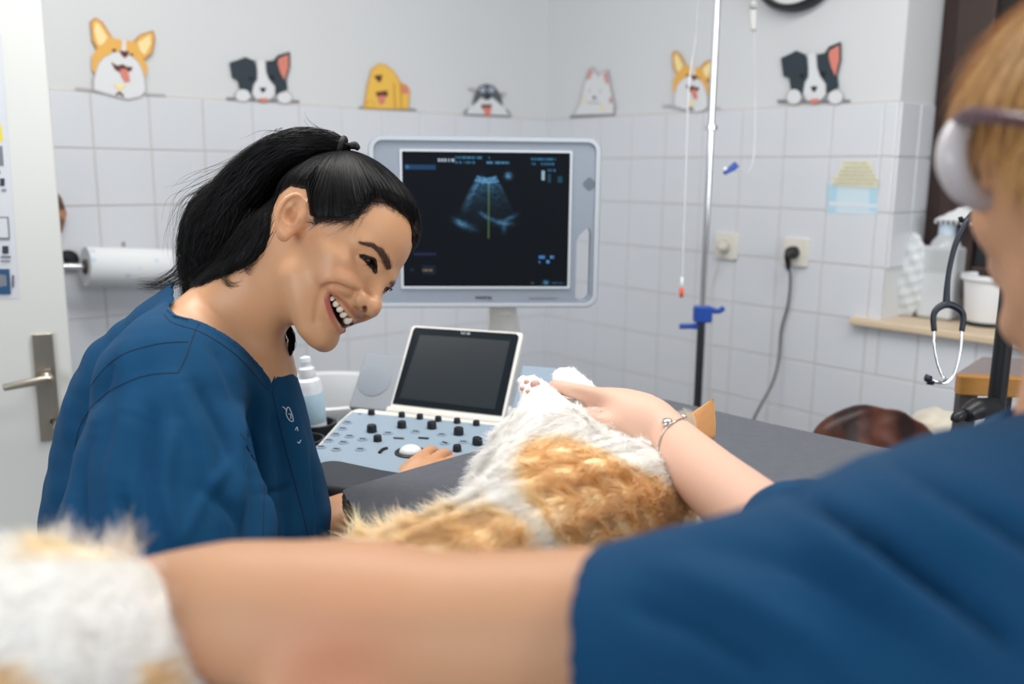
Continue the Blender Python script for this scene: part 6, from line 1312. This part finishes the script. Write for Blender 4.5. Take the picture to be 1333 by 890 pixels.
for c, r_c, k_c in ((at(775, 550, 1.10), .045, .35), (at(735, 515, 1.15), .04, .25), (at(432, 880, .45), .035, .45), (at(250, 900, .50), .03, .6)):  # redder hand; elbow-crease and lower-arm shading painted into the skin colour
    w_ = (k_c*np.exp(-((Va-c)**2).sum(1)/r_c**2))[:, None]; Ca = Ca*(1-w_)+np.array(srgb(206, 128, 104))*w_
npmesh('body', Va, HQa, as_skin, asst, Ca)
# bracelet with a round charm
bt2 = bvh(HVa, HQa); sil_ = mat('silver', srgb(214, 212, 210), .15, metal=1)
bp_ = []
for x, y in ((898, 546), (890, 545), (880, 549), (870, 556), (863, 566), (859, 578), (857, 588)):
    h, no = hit(bt2, x, y)
    if h is not None: bp_.append(h+no*.0012)
br_ = empty('bracelet', bp_[2] if len(bp_) > 2 else at(868, 556, 1.0), 'thin silver bracelet with a round charm on the assistant wrist', 'bracelet')
if len(bp_) > 3:
    tube('chain', bp_, .0009, sil_, br_, 6)
    for x, y, r_b in ((869, 552, .0062), (866, 549, .003), (889, 545, .0034)):
        h, no = hit(bt2, x, y)
        if h is not None: bm = bmesh.new(); sph(bm, h+no*.003, r_b, 18, (1, 1, .6), axes(np.cross(no, [0, 0, 1]), np.cross(no, np.cross(no, [0, 0, 1])))); bmobj('charm', bm, sil_, br_, smooth=True)
# scrub top: sleeve in front, far sleeve, back
blue2 = scrub_mat('scrub_petrol', srgb(10, 64, 102), None)
FS = Field((.0, -.16, .60), (.90, 1.02, 1.36), .0065)
def cs_(L, k=.03): FS.chain([at(a, b, d) for a, b, d, _ in L], [r for *_, r in L], k)
cs_([(770, 868, .472, .056), (900, 860, .455, .064), (1020, 862, .44, .073), (1160, 832, .45, .082), (1300, 780, .50, .086)], .04)     # near sleeve
cs_([(1040, 708, .78, .053), (1120, 718, .735, .058), (1210, 718, .70, .060), (1330, 668, .66, .066)], .04)                           # far sleeve
cs_([(1200, 820, .50, .076), (1350, 712, .56, .075), (1480, 650, .60, .075)], .05)                                                    # shoulders
FS.chain([np.array([.46, .46, 1.14]), np.array([.48, .34, .98]), np.array([.50, .18, .82]), np.array([.50, .12, .60])], [.13, .155, .16, .165], .08)
V, Q = FS.mesh(); V = relax(V, Q, 4); N = vnormals(V, Q)
V = folds(V, N, [([(1030, 640), (1110, 690), (1230, 770), (1340, 850)], 14, -.017), ([(1040, 680), (1140, 760), (1260, 860)], 18, .011), ([(830, 790), (920, 830), (1000, 880)], 14, -.009), ([(860, 740), (960, 780), (1080, 850), (1130, 900)], 16, .006), ([(900, 710), (1050, 750), (1180, 830)], 12, -.005), ([(1130, 620), (1230, 690), (1333, 760)], 22, .008), ([(1180, 620), (1290, 680), (1400, 740)], 14, -.012), ([(860, 800), (950, 860), (1000, 900)], 14, .005)])
# sleeve opening cut square across the arm
dpl = at(786, 815, .46); ndir = (at(880, 815, .45)-at(760, 838, .472)); ndir /= np.linalg.norm(ndir); ndir = ndir+UP*-.12+RT*.08; ndir /= np.linalg.norm(ndir)
sgn = (V-dpl)@ndir; near_h = (np.abs(sgn) < .005) & (np.linalg.norm(V-dpl, axis=1) < .16); V[near_h] -= ndir*sgn[near_h][:, None]; sgn = (V-dpl)@ndir
axp = at(770, 866, .472); ax2 = (at(900, 860, .455)-axp); ax2 /= np.linalg.norm(ax2); pd = np.linalg.norm((V-axp)-((V-axp)@ax2)[:, None]*ax2, axis=1)
rm = (sgn < -1e-4) & (np.linalg.norm(V-dpl, axis=1) < .2) & (pd < .095)
d2p = at(1066, 690, .775); nd2 = at(1100, 690, .72)-at(1010, 690, .78); nd2 /= np.linalg.norm(nd2); s2 = (V-d2p)@nd2; nh = (np.abs(s2) < .005) & (np.linalg.norm(V-d2p, axis=1) < .13); V[nh] -= nd2*s2[nh][:, None]; s2 = (V-d2p)@nd2; a2p = at(1040, 724, .78); a2d = (at(1120, 726, .74)-a2p); a2d /= np.linalg.norm(a2d); pd2 = np.linalg.norm((V-a2p)-((V-a2p)@a2d)[:, None]*a2d, axis=1); rm |= (s2 < -1e-4) & (np.linalg.norm(V-d2p, axis=1) < .2) & (pd2 < .09) & (sgn > .10)
neckc = at(1480, 560, .56); rm |= (np.linalg.norm(V-neckc, axis=1) < .075) & (V[:, 2] > 1.17)
kp_ = ~rm[Q].any(1); Qk = Q[kp_]; uv = np.unique(Qk); mp = -np.ones(len(V), int); mp[uv] = np.arange(len(uv))
Vs_, Qs_ = biggest(V[uv], mp[Qk]); sc2 = npmesh('scrub_top', Vs_, Qs_, blue2, asst); q = sc2.modifiers.new('t', 'SOLIDIFY'); q.thickness = .003; q.offset = 1
tr_ = mat('trousers_blue', srgb(16, 60, 92), .8)
for s in (-1, 1): tube('trouser_leg', [np.array([.50+s*.08, .12+s*.03, .66]), np.array([.51+s*.10, .11+s*.03, .40]), np.array([.51+s*.11, .08+s*.03, .04])], [.095, .075, .065], tr_, asst, 18)
for s in (-1, 1): bm = bmesh.new(); sph(bm, (.50+s*.11, .13+s*.03, .035), .05, 18, (1, 2.0, .7)); bmobj('shoe', bm, white, asst, smooth=True)
# light brown fringe and glasses
blond = mat('brown_hair', (1, 1, 1), .45, vcol='Col', spec=.35); Vh, Qh = HVa, HQa; Nh = vnormals(Vh, Qh); lh = (Vh-hcx) @ AR*100
mk = (np.linalg.norm(lh, axis=1) < 18) & (lh[:, 2] > np.interp(lh[:, 0], [-9, -3, 1, 4, 7, 10], [-6, -4, 1.5, 4.6, 5.2, 5.4])); fm2 = mk[Qh].all(1); uh = np.unique(Qh[fm2]); mp = -np.ones(len(Vh), int); mp[uh] = np.arange(len(uh))
hb = np.array(srgb(206, 158, 98)); Vc = Vh[uh]+Nh[uh]*.007; hr_ = npmesh('hair', Vc, mp[Qh[fm2]], blond, asst, np.tile(hb*.8, (len(uh), 1)))
r2 = np.random.default_rng(3); ii = r2.integers(0, len(uh), 9000); Pr = Vc[ii]; dn_ = AR @ np.array([.35, 0, -1.]); dn_ /= np.linalg.norm(dn_); Nr_ = Nh[uh][ii]; ly = dn_-Nr_*(Nr_@dn_)[:, None]; ly /= np.linalg.norm(ly, axis=1)[:, None]+1e-9
tt = np.linspace(0, 1, 6)[None, :, None]; PS = Pr[:, None]+(ly[:, None]*tt+Nr_[:, None]*.10*np.sin(tt*3)+r2.normal(0, .05, (9000, 1, 3))*tt)*(.03+.025*r2.random((9000, 1, 1)))
ribbons('hair_strands', PS, Nr_, np.full(9000, .0012), blond, hr_, np.repeat((hb*(.7+.6*r2.random((9000, 1))))[:, None], 6, 1))
gls = empty('glasses', at(1270, 200, .58), 'thick pale clear-framed glasses worn by the assistant', 'glasses')
fr_ = mat('glasses_frame', srgb(214, 208, 210), .18, noise=.02, alpha=.92); ln_ = mat('glasses_lens', (.95, .97, 1), .02, trans=1, ior=1.08)
gd = .560
def rim(cx, cy, d, rx, ry, tilt, ddep):
    out = []
    for i in range(20):
        a = 2*math.pi*i/20; x = rx*math.cos(a); y = ry*math.sin(a); out.append(at(cx+x, cy+y*1.0+x*tilt, d+ddep*x/rx))
    return out
rP = rim(1293, 203, gd+.03, 54, 60, .0, .020); tube('rim', rP, [.004, .004, .006, .0088, .0100, .0088, .006, .004, .004], fr_, gls, 10, 4, closed=True)
Vl = [tuple(p) for p in rP]; mesh('lens', Vl+[tuple(np.array(p)+FW*.002) for p in Vl], [tuple(range(20)), tuple(range(39, 19, -1))]+[(i, i+20, (i+1) % 20+20, (i+1) % 20) for i in range(20)], ln_, gls)
tube('temple', [at(1244, 160, gd+.02), at(1264, 150, gd-.01), at(1305, 152, gd-.05), at(1400, 165, gd-.10)], [.0045, .0055, .0045, .004], mat('temple_maroon', srgb(84, 52, 60), .3), gls, 12)
tube('temple', [at(1330, 190, gd+.03), at(1400, 200, gd+.06), at(1500, 215, gd+.10)], .004, fr_, gls, 8)
